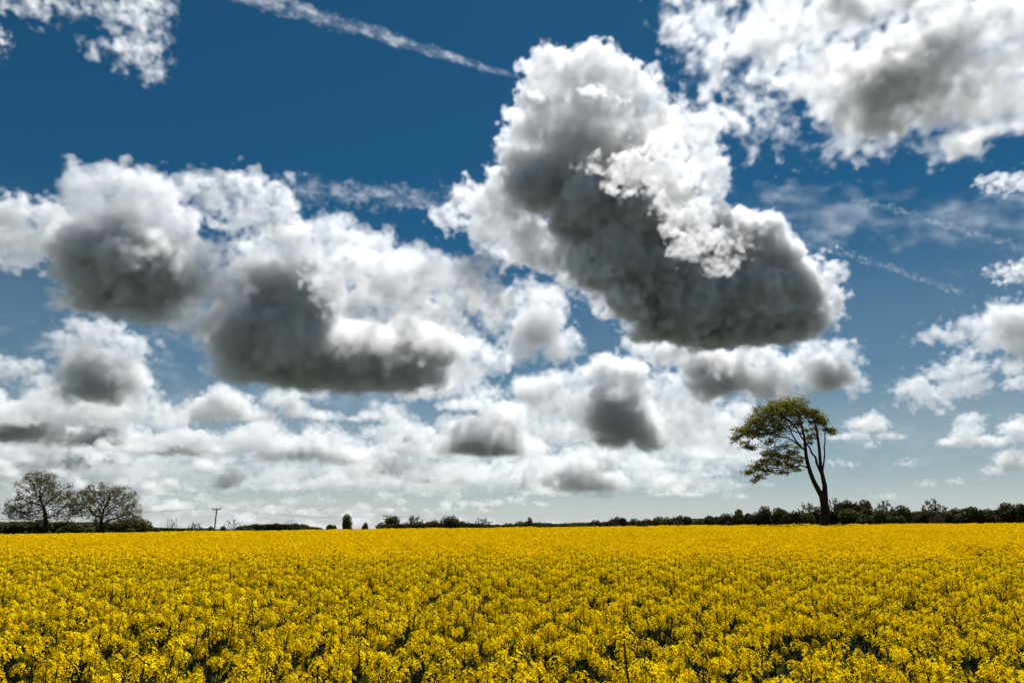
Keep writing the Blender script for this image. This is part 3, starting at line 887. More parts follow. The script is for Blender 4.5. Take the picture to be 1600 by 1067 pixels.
RP = random.Random(77)
for p in seen:
    s, rz, v = plant_transform(p, RP)
    root = empty('rapeseed_plant', (p[0], p[1], gz(*p)), 'yellow flowering rapeseed plant standing in the front edge of the crop', 'plant', 'rapeseed plants along the front edge of the field')
    root.rotation_euler = (0, 0, rz)
    root.scale = (s * .97, s * .97, s)
    o = bpy.data.objects.new('stem', STEM_MESH[v])
    o.parent = root
    col.objects.link(o)
    o = bpy.data.objects.new('leaf', LEAF_MESH[v])
    o['kind'] = 'stuff'
    o.parent = root
    col.objects.link(o)
    for hv, M in HEAD_PLACE[v]:
        o = bpy.data.objects.new('flower_head', HEAD_MESH[hv])
        o.parent = root
        o.matrix_local = M
        col.objects.link(o)


def instanced(name, label, points, protos):
    """points: (x, y, z, rotation, scale, variant); one object that repeats the prototype meshes at the points"""
    me = bpy.data.meshes.new(name)
    me.vertices.add(len(points))
    P = np.array(points, np.float32)
    me.vertices.foreach_set('co', P[:, :3].ravel())
    for nm, k in (('spin', 3), ('size', 4)):
        a = me.attributes.new(nm, 'FLOAT', 'POINT')
        a.data.foreach_set('value', np.ascontiguousarray(P[:, k]))
    a = me.attributes.new('variant', 'INT', 'POINT')
    a.data.foreach_set('value', P[:, 5].astype(np.int32))
    for m in CROP_MATS:
        me.materials.append(m)
    ob = bpy.data.objects.new(name, me)
    col.objects.link(ob)
    ng = bpy.data.node_groups.new(name, 'GeometryNodeTree')
    ng.interface.new_socket('Geometry', in_out='INPUT', socket_type='NodeSocketGeometry')
    ng.interface.new_socket('Geometry', in_out='OUTPUT', socket_type='NodeSocketGeometry')
    n, link = ng.nodes.new, ng.links.new
    gi, go, iop = n('NodeGroupInput'), n('NodeGroupOutput'), n('GeometryNodeInstanceOnPoints')
    join = n('GeometryNodeGeometryToInstance')
    for k in reversed(range(len(protos))):
        src = bpy.data.objects.new('proto_%02d' % k, protos[k])
        oi = n('GeometryNodeObjectInfo')
        oi.inputs['Object'].default_value = src
        oi.inputs['As Instance'].default_value = False
        link(oi.outputs['Geometry'], join.inputs[0])
    link(gi.outputs[0], iop.inputs['Points'])
    link(join.outputs[0], iop.inputs['Instance'])
    iop.inputs['Pick Instance'].default_value = True

    def attr(nm, ty):
        x = n('GeometryNodeInputNamedAttribute')
        x.data_type = ty
        x.inputs[0].default_value = nm
        return x.outputs['Attribute']
    link(attr('variant', 'INT'), iop.inputs['Instance Index'])
    cx = n('ShaderNodeCombineXYZ')
    link(attr('spin', 'FLOAT'), cx.inputs[2])
    er = n('FunctionNodeEulerToRotation')
    link(cx.outputs[0], er.inputs[0])
    link(er.outputs[0], iop.inputs['Rotation'])
    sx = n('ShaderNodeCombineXYZ')
    for k in range(3):
        link(attr('size', 'FLOAT'), sx.inputs[k])
    link(sx.outputs[0], iop.inputs['Scale'])
    link(iop.outputs[0], go.inputs[0])
    ob.modifiers.new('crop', 'NODES').node_group = ng
    ob['kind'] = 'stuff'
    ob['label'] = label
    ob['category'] = 'crop'
    return ob


pts = []
for p in rest:
    s, rz, v = plant_transform(p, RP)
    pts.append((p[0], p[1], gz(*p), rz, s, v))
instanced('rapeseed_crop', 'dense yellow rapeseed in bloom behind the front plants', pts, FULL_MESH)


def patch_mesh(seed, size, plants, heads_src, nheads, stems):
    """a square of crop canopy for the middle and far field"""
    r = random.Random(seed)
    mb = MB()
    for _ in range(plants):
        x, y = r.uniform(-.5, .5) * size * 1.12, r.uniform(-.5, .5) * size * 1.12
        H = CROP * r.uniform(.82, 1.08)
        if r.random() < .03:
            H *= 1.08
        if stems:
            q = .006
            mb.add([(x - q, y, .3), (x + q, y, .3), (x, y, H * .84)], [(0, 1, 2)], 2)
            mb.add([(x, y - q, .3), (x, y + q, .3), (x, y, H * .84)], [(0, 1, 2)], 2)
        for k in range(nheads):
            a = r.uniform(0, 2 * PI)
            o = 0 if k == 0 else r.uniform(.06, .2)
            z = H * (.93 if k == 0 else r.uniform(.80, .93))
            M = Matrix.Translation((x + o * math.cos(a), y + o * math.sin(a), z)) @ Matrix.Rotation(r.uniform(0, 6.28), 4, 'Z') @ Matrix.Scale(r.uniform(.95, 1.4), 4)
            merge_head(mb, heads_src[r.randrange(6)], M)
        for k in range(2):
            t = r.uniform(.45, .8)
            add_leaf(mb, Vector((x, y, t * H)), r.uniform(0, 6.28), .13, r.uniform(-.3, .4), 3)
    return mb.mesh('patch_proto', CROP_MATS)


mid = [patch_mesh(900 + i, 1.0, 17, HEADS1, 4, True) for i in range(5)]
far = [patch_mesh(950 + i, 2.0, 64, HEADS0, 3, False) for i in range(4)]
RP = random.Random(78)
pts = [(x, y, gz(x, y), RP.choice((0, PI / 2, PI, -PI / 2)) + RP.uniform(-.3, .3), crop_swell(x, y) * RP.uniform(.93, 1.05), RP.randrange(5)) for x, y in scatter(17.3, 44.0, 1.0, 5, 2)]
instanced('rapeseed_crop', 'yellow rapeseed in bloom across the middle of the field', pts, mid)
pts = [(x, y, gz(x, y), RP.choice((0, PI / 2, PI, -PI / 2)) + RP.uniform(-.3, .3), (1 + .7 * (crop_swell(x, y) - 1)) * RP.uniform(.94, 1.045), RP.randrange(4)) for x, y in scatter(44.5, FIELD_END, .27, 6, 6)]
instanced('rapeseed_crop', 'yellow rapeseed in bloom along the far crest of the field', pts, far)
# ------------------------------------------------------------------ trees
bark = surface('dark_bark', (0.028, 0.022, 0.018), rough=.9, var=.4, scale=3.0, bump=.7)
twig_mat = surface('twig_bark', (0.07, 0.055, 0.042), rough=.9, var=.3, scale=3.0)
leaf_gold = surface('young_beech_leaf', (0.165, 0.155, 0.016), rough=.55, var=.4, scale=1.2, translucent=.5, hue=.03, tcol=(1.25, 1.2, .8))
leaf_bud = surface('opening_oak_leaf', (0.13, 0.10, 0.024), rough=.6, var=.4, scale=1.2, translucent=.30, hue=.03)
leaf_dark = surface('dark_hedge_leaf', (0.066, 0.072, 0.018), rough=.6, var=.45, scale=.7, translucent=.25, hue=.02)
leaf_olive = surface('olive_hedge_leaf', (0.100, 0.100, 0.018), rough=.6, var=.4, scale=.7, translucent=.30, hue=.02)
leaf_brown = surface('brown_budding_leaf', (0.085, 0.066, 0.028), rough=.7, var=.4, scale=.7, translucent=.22, hue=.02)


def colonize(nodes, parents, attract, step, infl, kill, iters, seed, gravity=0.0):
    """grow branch nodes from a starting skeleton towards attraction points"""
    rg = np.random.default_rng(seed)
    N = [np.array(p, float) for p in nodes]
    PA = list(parents)
    A = np.array(attract, float)
    alive = np.ones(len(A), bool)
    near_d = np.full(len(A), 1e9)
    near_i = np.zeros(len(A), int)

    def update(i0):
        X = np.array(N[i0:])
        for c in range(0, len(X), 400):
            d = np.linalg.norm(A[:, None, :] - X[None, c:c + 400, :], axis=2)
            j = d.argmin(1)
            dm = d[np.arange(len(A)), j]
            m = dm < near_d
            near_d[m] = dm[m]
            near_i[m] = j[m] + c + i0
    update(0)
    used = {}
    for _ in range(iters):
        alive &= near_d > kill
        act = alive & (near_d < infl)
        if not act.any():
            if alive.any():
                act = alive & (near_d <= near_d[alive].min() * 1.05)
            else:
                break
        i0 = len(N)
        for i in np.unique(near_i[act]):
            pts_ = A[act & (near_i == i)] - N[i]
            pts_ /= np.linalg.norm(pts_, axis=1)[:, None] + 1e-9
            d = pts_.mean(0) + rg.normal(size=3) * .10
            d[2] += gravity
            if used.get(i, 0) > 4:
                continue
            used[i] = used.get(i, 0) + 1
            d /= np.linalg.norm(d) + 1e-9
            N.append(N[i] + d * step)
            PA.append(int(i))
        if len(N) == i0 or len(N) > 9000:
            break
        update(i0)
    return np.array(N), PA


def branch_mesh(N, PA, tip, power, minr=None, sides=5, cap_r=None):
    n = len(N)
    kids = [[] for _ in range(n)]
    for i, p in enumerate(PA):
        if p >= 0:
            kids[p].append(i)
    R = np.zeros(n)
    for i in range(n - 1, -1, -1):
        s = sum(R[k] ** power for k in kids[i])
        R[i] = max(tip, s ** (1 / power))
        if minr is not None and i < len(minr):
            R[i] = minr[i]
        elif cap_r:
            R[i] = min(R[i], cap_r)
    mb = MB()
    start = [i for i, p in enumerate(PA) if p < 0]
    stack = [(i, -1) for i in start]
    while stack:
        i, par = stack.pop()
        chain = [par, i] if par >= 0 else [i]
        while kids[i]:
            nxt = max(kids[i], key=lambda k: R[k])
            for k in kids[i]:
                if k != nxt:
                    stack.append((k, i))
            i = nxt
            chain.append(i)
        if len(chain) < 2:
            continue
        rr = [R[k] for k in chain]
        if par >= 0:
            rr[0] = min(rr[0], rr[1] * 1.25)
        rr[-1] *= .6
        mb.tube([N[k] for k in chain], rr, sides if max(rr) > tip * 2.5 else 3, 0, cap=max(rr) > tip * 4)
    ends = [i for i in range(n) if not kids[i]]
    return mb, R, ends


def add_card(mb, p, size, r, nrm=None, mat=0):
    """a small folded leaf spray"""
    d = nrm if nrm is not None else rand_unit(r)
    a, b, n = frame_of(d)
    w = r.uniform(0, PI)
    a, b = a * math.cos(w) + b * math.sin(w), b * math.cos(w) - a * math.sin(w)
    s1, s2 = size * r.uniform(.7, 1.3), size * r.uniform(.4, .8)
    k = n * size * r.uniform(-.35, .35)
    p = Vector(p)
    mb.add([p + a * s1, p + b * s2 + k, p - a * s1 * .8, p - b * s2 + k], [(0, 1, 2), (0, 2, 3)], mat)


# ---- the lone wind-shaped tree on the crest
TD = 86.0
base_pt = at(1289, 818, TD)
tx, ty = base_pt.x, TD
t_ground = gz(tx, ty)
PXM = math.sqrt(F * F + 292.5 ** 2) / F * TD / F      # metres per photo pixel near the horizon row, close enough


def tp(px, py, dy=0.0):
    p = at(px, py, TD)
    return np.array([p.x, p.y + dy, p.z])


skel, spar, srad = [], [], []


def limb(path, start=None):
    """path: (px, py, radius in photo pixels, depth in metres)"""
    prev = start
    for px, py, r_, dy in path:
        q = tp(px, py, dy)
        if prev is not None:
            a = skel[prev]
            m = max(1, int(np.linalg.norm(q - a) / .45))
            r0 = srad[prev] if prev != start or start is None else min(srad[prev], r_ * PXM * 1.3)
            for k in range(1, m + 1):
                skel.append(a + (q - a) * k / m)
                spar.append(prev)
                srad.append(r0 + (r_ * PXM * .88 - r0) * k / m)
                prev = len(skel) - 1
        else:
            skel.append(q)
            spar.append(-1)
            srad.append(r_ * PXM * .88)
            prev = 0
    return prev


def near_node(px, py):
    q = tp(px, py)
    return int(np.argmin([(s[0] - q[0]) ** 2 + (s[2] - q[2]) ** 2 for s in skel]))


limb([(1289.5, 836, 9.0, 0), (1289, 818, 7.6, 0), (1289, 800, 6.6, 0), (1288, 786, 6.4, 0), (1285, 776, 5.6, -.1)])
limb([(1278, 766, 4.2, -.2), (1270, 752, 3.7, -.3), (1264, 738, 3.4, -.4), (1260, 724, 3.1, -.4), (1257.5, 711, 2.8, -.4), (1257, 699, 2.5, -.3), (1256.5, 688, 2.2, -.2),
      (1256, 678, 1.7, 0), (1253.5, 666, 1.2, .2), (1251, 657, .9, .4), (1249, 648, .6, .5)], near_node(1285, 776))
limb([(1291, 772, 4.4, .3), (1291, 758, 4.0, .4), (1288.5, 744, 3.4, .5), (1286, 733, 3.0, .5), (1284.5, 720, 2.7, .5), (1283, 700, 2.4, .5), (1281, 686, 2.2, .5), (1279.5, 675, 2.0, .5),
      (1276.5, 664, 1.6, .4), (1274, 656, 1.1, .3), (1272, 648, .7, .3)], near_node(1288, 786))
limb([(1290, 735, 1.4, .8), (1292.5, 724, 1.3, 1.0), (1295.5, 707, 1.2, 1.2), (1294.5, 697, 1.1, 1.2), (1296, 687, 1.0, 1.2), (1295.8, 676, .8, 1.3), (1297, 671, .5, 1.4)], near_node(1289, 746))
limb([(1281, 731, 1.8, .3), (1277, 722, 2.0, .2), (1275, 714, 1.7, .1), (1268, 708, 1.6, -.1), (1265, 701, 1.4, -.2), (1259.5, 693.5, 1.3, -.2)], near_node(1286, 740))
limb([(1283, 766, 1.4, -.8), (1283.5, 764, 1.1, -1.0)], near_node(1282, 771))
for path, st in [
    ([(1253.5, 702.5, 1.5, -.6), (1243.5, 697.5, 1.35, -1.1), (1233, 691.5, 1.2, -1.5), (1222, 687, 1.1, -1.9), (1210, 686, 1.0, -2.2), (1199.6, 686.5, .85, -2.5), (1190, 683, .7, -2.7), (1178, 683, .5, -2.9), (1165, 684, .35, -3.0)], (1257.5, 706)),
    ([(1250, 697, 1.4, -.2), (1243.5, 689, 1.3, -.1), (1239, 679, 1.2, .2), (1237.5, 670, 1.1, .4), (1233, 661, .9, .7), (1230, 651, .7, .9), (1226, 643, .5, 1.0)], (1256.5, 702)),
    ([(1248, 683.5, 1.3, -.8), (1242, 675.7, 1.2, -1.1), (1236, 669, 1.1, -1.4), (1229, 663, 1.0, -1.7), (1221, 659.5, .85, -2.0), (1212, 654, .7, -2.2), (1203, 650, .5, -2.4), (1192, 648, .35, -2.6)], (1256.5, 692)),
    ([(1248, 674, 1.1, .6), (1240, 668, 1.0, 1.2), (1234, 661, .8, 1.8), (1222, 655, .6, 2.3), (1210, 648, .45, 2.8), (1200, 640, .3, 3.0)], (1256.5, 683)),
    ([(1252, 668, .9, -.5), (1246, 658, .7, -.9), (1240, 647, .5, -1.2), (1236, 636, .35, -1.4)], (1256, 677)),
    ([(1248, 715, .9, -1.0), (1236, 711.5, .8, -1.6), (1227.5, 707, .65, -2.0), (1218.5, 704, .5, -2.3), (1208, 706, .35, -2.5)], (1257.8, 717)),
    ([(1250, 727.5, 1.0, -.2), (1239, 730, .9, .3), (1225.5, 731.5, .75, .7), (1214, 730, .6, 1.0), (1202, 728, .5, 1.2), (1190, 733, .4, 1.4), (1178, 738, .3, 1.5)], (1261, 729)),
    ([(1186, 703, .4, -2.3), (1196, 697, .35, -2.2)][::-1], (1210, 686)),
]:
    limb(path, near_node(*st))
rt_ = random.Random(21)
CROWN = [  # photo px, py, rx, ry, amount
    (1215, 640, 34, 16, 46), (1238, 634, 24, 12, 34), (1196, 646, 24, 16, 34), (1226, 650, 34, 14, 40), (1250, 645, 16, 14, 26), (1180, 660, 20, 12, 26), (1200, 664, 28, 12, 34),
    (1222, 668, 22, 9, 20), (1163, 674, 18, 11, 28), (1150, 684, 9, 8, 14), (1176, 676, 18, 9, 20), (1166, 694, 9, 7, 9), (1174, 699, 8, 5, 8), (1190, 677, 18, 8, 18), (1212, 678, 14, 6, 9), (1245, 664, 12, 7, 8),
    (1266, 648, 9, 9, 14), (1278, 651, 13, 7, 16), (1284, 658, 10, 5, 10), (1268, 660, 10, 5, 7), (1272, 642, 8, 3, 6), (1266, 684, 6, 4, 6), (1270, 679, 6, 4, 5), (1265, 692, 4, 3, 4),
    (1291, 671, 7, 4, 7), (1299, 674, 6, 4, 6), (1304, 678, 3, 3, 2), (1206, 705, 12, 6, 12), (1197, 711, 7, 4, 7), (1222, 697, 12, 4, 8), (1228, 712, 14, 7, 12), (1240, 706, 10, 6, 7), (1246, 718, 10, 7, 8),
    (1195, 722, 18, 7, 20), (1182, 730, 14, 7, 16), (1172, 738, 8, 5, 9), (1187, 746, 8, 6, 9), (1212, 720, 15, 8, 14), (1228, 726, 16, 8, 14), (1225, 737, 14, 5, 9), (1203, 736, 14, 5, 10), (1243, 733, 10, 4, 5), (1178, 752, 4, 4, 3), (1236, 722, 14, 8, 8), (1215, 712, 14, 6, 8), (1246, 697, 7, 5, 4), (1200, 690, 14, 4, 8), (1274, 668, 5, 6, 5), (1287, 664, 6, 4, 5), (1260, 672, 6, 5, 4), (1232, 628, 30, 6, 18)]
attract = []
for px, py, rx, ry, n in CROWN:
    for _ in range(int(n * 1.2)):
        a, q = rt_.uniform(0, 2 * PI), math.sqrt(rt_.random())
        dm = rx * PXM * rt_.uniform(-.75, .75)
        attract.append(tp(px + rx * q * math.cos(a), py + ry * q * math.sin(a), dm + (-2.0 if px < 1200 and py < 705 else 0) * .5))
N, PA = colonize(skel, spar, attract, .30, 3.0, .34, 60, 5)
tb, TR, ends = branch_mesh(N, PA, .022, 2.3, srad, 7, .11)
TREE_AT = Vector((tx, ty, t_ground))


def shift(mb, o):
    mb.v = [(v[0] - o.x, v[1] - o.y, v[2] - o.z) for v in mb.v]
    return mb


lone = empty('windswept_tree', TREE_AT, 'lone windswept tree with forked trunks on the field crest, crown streaming to one side', 'tree')
shift(tb, TREE_AT).build('trunk', [bark], lone, smooth=True)
lv = MB()
for px, py, rx, ry, n in CROWN:
    clumps = [(rt_.gauss(0, .42), rt_.gauss(0, .42), rt_.uniform(-.7, .7)) for _ in range(max(4, int(n * 1.7)))]
    for cx_, cy_, cz_ in clumps:
        c = tp(px + rx * cx_, py + ry * cy_, rx * PXM * cz_)
        for _ in range(rt_.randint(14, 24)):
            add_card(lv, c + np.array([rt_.gauss(0, .24), rt_.gauss(0, .28), rt_.gauss(0, .12)]), rt_.uniform(.08, .15), rt_, (rand_unit(rt_) + Vector((0, 0, .8))).normalized())
for i in ends:
    if i >= len(skel):
        for _ in range(3):
            add_card(lv, N[i] + np.array([rt_.gauss(0, .16), rt_.gauss(0, .16), rt_.gauss(0, .10)]), rt_.uniform(.07, .12), rt_)
shift(lv, TREE_AT).build('crown', [leaf_gold], lone)


# ---- the two spreading trees at the left, just coming into leaf
def spreading_tree(name, label, dist, trunk, blobs, seed, leaf, leaf_n, tip=.015, kill=.34, step=.30):
    r = random.Random(seed)
    pm = dist / F * 1.03
    x0 = at(trunk[0][0], trunk[0][1], dist)
    o = Vector((x0.x, dist, gz(x0.x, dist)))
    nodes, par, rad = [np.array([o.x, o.y, o.z - .3])], [-1], [trunk[0][2] * pm * 1.3]
    for px, py, rr in trunk:
        q = at(px, py, dist)
        q = np.array([q.x, q.y, max(q.z, o.z + .3)])
        a = nodes[-1]
        m = max(1, int(np.linalg.norm(q - a) / .5))
        r0 = rad[-1]
        for k in range(1, m + 1):
            nodes.append(a + (q - a) * k / m)
            par.append(len(nodes) - 2)
            rad.append(r0 + (rr * pm - r0) * k / m)
    att = []
    for px, py, rx, ry, n in blobs:
        for _ in range(int(n * 1.7)):
            d = rand_unit(r) * (r.random() ** .4)
            c = at(px + d.x * rx, py + d.z * ry, dist)
            att.append((c.x, dist + d.y * rx * pm * .9, c.z))
    N_, P_ = colonize(nodes, par, att, step, 4.5, kill, 70, seed)
    mb, RR, en = branch_mesh(N_, P_, tip, 2.25, rad, 6, .30)
    root = empty(name, o, label, 'tree')
    shift(mb, o).build('trunk', [bark], root, smooth=True)
    lf = MB()
    for i in range(len(nodes), len(N_)):
        if RR[i] < tip * 2.6:
            for _ in range(leaf_n if r.random() < .75 else 0):
                add_card(lf, N_[i] + np.array([r.gauss(0, .22), r.gauss(0, .22), r.gauss(0, .2)]), r.uniform(.07, .13), r)
    shift(lf, o).build('crown', [leaf], root)
    return root


spreading_tree('oak_tree', 'taller of the two bare-branched oaks at the field edge, with upright domed crown', 112, [(72, 828, 3.0), (71.5, 815, 2.7), (69.5, 800, 2.2), (67, 790, 1.6)], [
    (64, 752, 27, 18, 260), (66, 772, 36, 20, 260), (40, 790, 32, 16, 170), (92, 785, 26, 20, 150), (28, 803, 26, 12, 130), (104, 765, 10, 14, 50), (58, 806, 30, 10, 80), (26, 758, 7, 8, 24), (100, 806, 18, 12, 60)],
    31, leaf_bud, 10)
spreading_tree('oak_tree', 'broader of the two bare-branched oaks at the field edge, low spreading crown', 108, [(159, 830, 3.0), (158.5, 818, 2.6), (158, 808, 2.0)], [
    (158, 772, 34, 18, 240), (130, 780, 26, 20, 200), (190, 778, 26, 20, 190), (158, 795, 44, 16, 200), (205, 798, 18, 16, 130), (118, 797, 18, 14, 110), (172, 810, 44, 10, 90), (214, 812, 10, 8, 40)],
    32, leaf_bud, 10)


# ---- trees and bushes of the hedge line: a few kinds, each tree its own object
def leafy_proto(seed, leaf, cards, flat=.9, lobes=9, size=.10):
    """unit bush: about 1 wide (x -0.5..0.5), 1 tall (z 0..1)"""
    r = random.Random(seed)
    tr, lf = MB(), MB()
    tr.tube([(0, 0, -.1), (.01, 0, .2), (.0, .01, .5)], [.035, .028, .012], 5)
    cs = []
    for i in range(lobes):
        a = r.uniform(0, 2 * PI)
        q = r.uniform(.05, .30)
        z = r.uniform(.22, .74)
        rr = r.uniform(.16, .27) * (1.1 - .4 * abs(z - .45))
        cs.append((Vector((q * math.cos(a), q * math.sin(a), z)), rr))
        tr.tube([(0, 0, .18), cs[-1][0] * .6 + Vector((0, 0, .05)), cs[-1][0]], [.016, .010, .005], 3, cap=False)
    for _ in range(cards):
        c, rr = r.choice(cs)
        d = rand_unit(r)
        p = c + d * rr * (r.random() ** .35)
        if p.z < .02:
            continue
        add_card(lf, p, size * r.uniform(.25, .55), r, (d + rand_unit(r) * .8).normalized())
    return tr.mesh('trunk', [bark], True), lf.mesh('crown', [leaf])


def twiggy_proto(seed, leaf, leaf_n, wide=.5):
    r = random.Random(seed)
    att = []
    for _ in range(330):
        d = rand_unit(r) * (r.random() ** .4)
        att.append((d.x * wide, d.y * wide, .58 + d.z * .42))
    N_, P_ = colonize([np.array((0, 0, -.1)), np.array((0, 0, .08)), np.array((0, 0, .2))], [-1, 0, 1], att, .05, .6, .055, 50, seed)
    mb, RR, en = branch_mesh(N_, P_, .0042, 2.3, None, 5, .035)
    lf = MB()
    for i in range(3, len(N_)):
        if RR[i] < .008 and r.random() < .8:
            for _ in range(leaf_n):
                add_card(lf, N_[i] + np.array([r.gauss(0, .018) for _ in range(3)]), r.uniform(.014, .028), r)
    if not lf.f:
        for i in en[:30]:
            add_card(lf, N_[i], .008, r)
    return mb.mesh('trunk', [twig_mat], True), lf.mesh('crown', [leaf])


KINDS = {'dark': [leafy_proto(100 + i, leaf_dark, 5200) for i in range(3)],
         'olive': [leafy_proto(110 + i, leaf_olive, 4600) for i in range(3)],
         'brown': [leafy_proto(120 + i, leaf_brown, 4200, size=.085) for i in range(2)],
         'budding': [twiggy_proto(130 + i, leaf_brown, 9) for i in range(2)],
         'bare': [twiggy_proto(140 + i, leaf_brown, 0) for i in range(2)]}
WORD = {'dark': 'dense dark green', 'olive': 'leafy olive green', 'brown': 'brownish budding', 'budding': 'twiggy half-leafed', 'bare': 'leafless thin-twigged'}
HEDGE = [  # photo px of centre, top row, width, kind, distance
    (14, 812, 60, 'dark', 116), (62, 814, 54, 'dark', 118), (124, 811, 56, 'dark', 117), (176, 813, 50, 'dark', 116), (212, 812, 52, 'olive', 114), (236, 822, 26, 'dark', 120), (270, 809, 20, 'bare', 190),
    (306, 818, 20, 'budding', 190), (332, 822, 20, 'olive', 196), (346, 823, 16, 'olive', 196), (364, 809, 26, 'bare', 185), (386, 818, 30, 'dark', 170), (410, 819, 34, 'dark', 175), (434, 819, 30, 'dark', 175),
    (455, 809, 22, 'bare', 178), (470, 813, 40, 'dark', 170), (517, 817, 22, 'dark', 180), (542, 806, 22, 'olive', 170), (570, 816, 15, 'olive', 175), (598, 818, 26, 'dark', 165), (604, 809, 14, 'bare', 168), (618, 808, 34, 'olive', 160),
    (647, 808, 30, 'budding', 158), (652, 816, 30, 'brown', 156), (672, 812, 34, 'brown', 156), (702, 806, 40, 'brown', 152), (728, 813, 34, 'brown', 152), (753, 811, 24, 'budding', 158), (776, 817, 18, 'dark', 150),
    (795, 815, 22, 'dark', 148), (812, 814, 22, 'brown', 147), (826, 810, 16, 'dark', 146), (850, 815, 36, 'brown', 144), (878, 814, 36, 'dark', 142), (904, 815, 36, 'dark', 141), (932, 813, 34, 'brown', 140), (964, 806, 32, 'brown', 138),
    (990, 812, 34, 'dark', 136), (1012, 811, 32, 'brown', 134), (1036, 809, 36, 'olive', 133), (1062, 804, 40, 'brown', 132), (1090, 806, 34, 'dark', 130), (1110, 803, 34, 'dark', 130), (1136, 802, 34, 'brown', 128), (1152, 796, 32, 'olive', 128),
    (1176, 799, 36, 'brown', 127), (1196, 791, 32, 'brown', 127), (1218, 795, 34, 'olive', 125), (1240, 797, 36, 'brown', 124), (1262, 789, 32, 'budding', 124), (1276, 792, 26, 'brown', 123), (1262, 803, 22, 'olive', 112), (1301, 781, 24, 'budding', 122),
    (1326, 780, 44, 'brown', 122), (1352, 782, 40, 'brown', 122), (1350, 793, 36, 'olive', 116), (1330, 797, 52, 'dark', 110), (1362, 800, 40, 'dark', 110), (1381, 786, 30, 'budding', 120), (1378, 798, 34, 'olive', 107), (1404, 792, 42, 'dark', 112),
    (1398, 803, 34, 'dark', 106), (1430, 797, 36, 'brown', 112), (1458, 783, 36, 'budding', 114), (1450, 797, 44, 'brown', 110), (1474, 798, 34, 'brown', 111), (1500, 786, 50, 'dark', 110), (1526, 797, 38, 'brown', 109), (1548, 793, 36, 'brown', 108),
    (1572, 786, 40, 'brown', 107), (1598, 783, 50, 'dark', 106), (1640, 786, 60, 'brown', 106)]
CARD = ['first', 'second', 'third', 'fourth', 'fifth', 'sixth', 'seventh', 'eighth', 'ninth', 'tenth', 'eleventh', 'twelfth', 'thirteenth', 'fourteenth', 'fifteenth', 'sixteenth', 'seventeenth', 'eighteenth', 'nineteenth', 'twentieth']
rh = random.Random(9)


def hedge_place(px):
    for lim, words in ((230, 'under the two oaks'), (330, 'between the oaks and the tallest power pole'), (350, 'at the foot of the tallest power pole'), (600, 'between tallest and second power poles'),
                       (770, 'between second and third power poles'), (1285, 'between third power pole and lone tree')):
        if px < lim:
            return words
    return 'right of the lone tree'


for kind in KINDS:                                  # each tree gets its rank among its own kind in its stretch of the hedge
    rows = sorted([h for h in HEDGE if h[3] == kind], key=lambda h: h[0])
    for i, (px, top, w, _, dist) in enumerate(rows):
        c = at(px, top, dist)
        zg = gz(c.x, dist)
        hgt = (c.z - zg) * 1.10
        wid = w * dist / F * 1.12
        tall = hgt > 4.0 or kind in ('budding', 'bare')
        mates = [h[0] for h in rows if hedge_place(h[0]) == hedge_place(px)]
        label = '%s %s %s' % (WORD[kind], 'tree' if tall else 'bush', hedge_place(px))
        if len(mates) > 1:
            label += ', %s such from left' % CARD[mates.index(px)]
        root = empty('hedge_tree' if tall else 'hedge_bush', (c.x, dist, zg), label, 'tree' if tall else 'bush', WORD[kind] + ' trees and bushes of the hedge line')
        tm, lm = KINDS[kind][i % len(KINDS[kind])]
        root.scale = (wid, wid, hgt)
        root.rotation_euler = (0, 0, rh.uniform(0, 6.28))
        for nm, me in (('trunk', tm), ('crown', lm)):
            o = bpy.data.objects.new(nm, me)
            o.parent = root
            col.objects.link(o)


def hedge_run(label, x0, x1, d0, d1, tops, seed, per=9):
    """a clipped-up hedge from photo column x0 to x1; tops: rows of its top at equal spacing"""
    r = random.Random(seed)
    c0 = at((x0 + x1) / 2, 826, (d0 + d1) / 2)
    o = Vector((c0.x, (d0 + d1) / 2, gz(c0.x, (d0 + d1) / 2)))
    lf, st = MB(), MB()
    n = int((x1 - x0) * .8)
    for i in range(n):
        t = (i + .5) / n
        px, dist = x0 + (x1 - x0) * t, d0 + (d1 - d0) * t
        k = t * (len(tops) - 1)
        a = tops[int(k)] + (tops[min(int(k) + 1, len(tops) - 1)] - tops[int(k)]) * (k % 1)
        top = at(px, a + r.uniform(-1.5, 1.5), dist)
        zg = gz(top.x, dist)
        if i % 3 == 0:
            st.tube([(top.x, dist, zg - .2), (top.x + r.uniform(-.3, .3), dist + r.uniform(-.3, .3), zg + (top.z - zg) * .8)], [.05, .02], 4, cap=False)
        for _ in range(int(per * 3.2 * (1 + (top.z - zg) * .8))):
            p = (top.x + r.gauss(0, .30), dist + r.uniform(-1.3, 1.3), zg + (top.z - zg) * (1 - r.random() ** 1.4 * .95))
            add_card(lf, p, r.uniform(.14, .28), r)
    root = empty('hedge', o, label, 'hedge')
    shift(st, o).build('stem', [bark], root)
    shift(lf, o).build('foliage', [leaf_dark], root)['kind'] = 'stuff'


hedge_run('dark tangled hedge running beneath the two oaks to the tallest power pole', -30, 330, 119, 150, [817, 817, 816, 817, 817, 818, 821, 824.5, 826, 826.5, 827], 1, 16)
hedge_run('low dark hedge between the tallest power pole and the single upright tree', 370, 500, 172, 176, [824, 820, 820, 820, 822, 825], 2, 10)
hedge_run('low hedge between the second and third power poles', 590, 830, 158, 146, [823, 819, 819, 818, 818, 819, 821, 820, 818], 3, 10)
hedge_run('long dark hedge from the third power pole to the lone tree', 826, 1290, 147, 123, [818, 819, 818, 816, 815, 813, 811, 808, 806, 804, 802], 4, 14)
hedge_run('tall dark hedge behind the lone tree and beyond it', 1286, 1650, 121, 107, [801, 800, 800, 801, 802, 801, 803, 801, 799, 798, 796, 795], 5, 18)


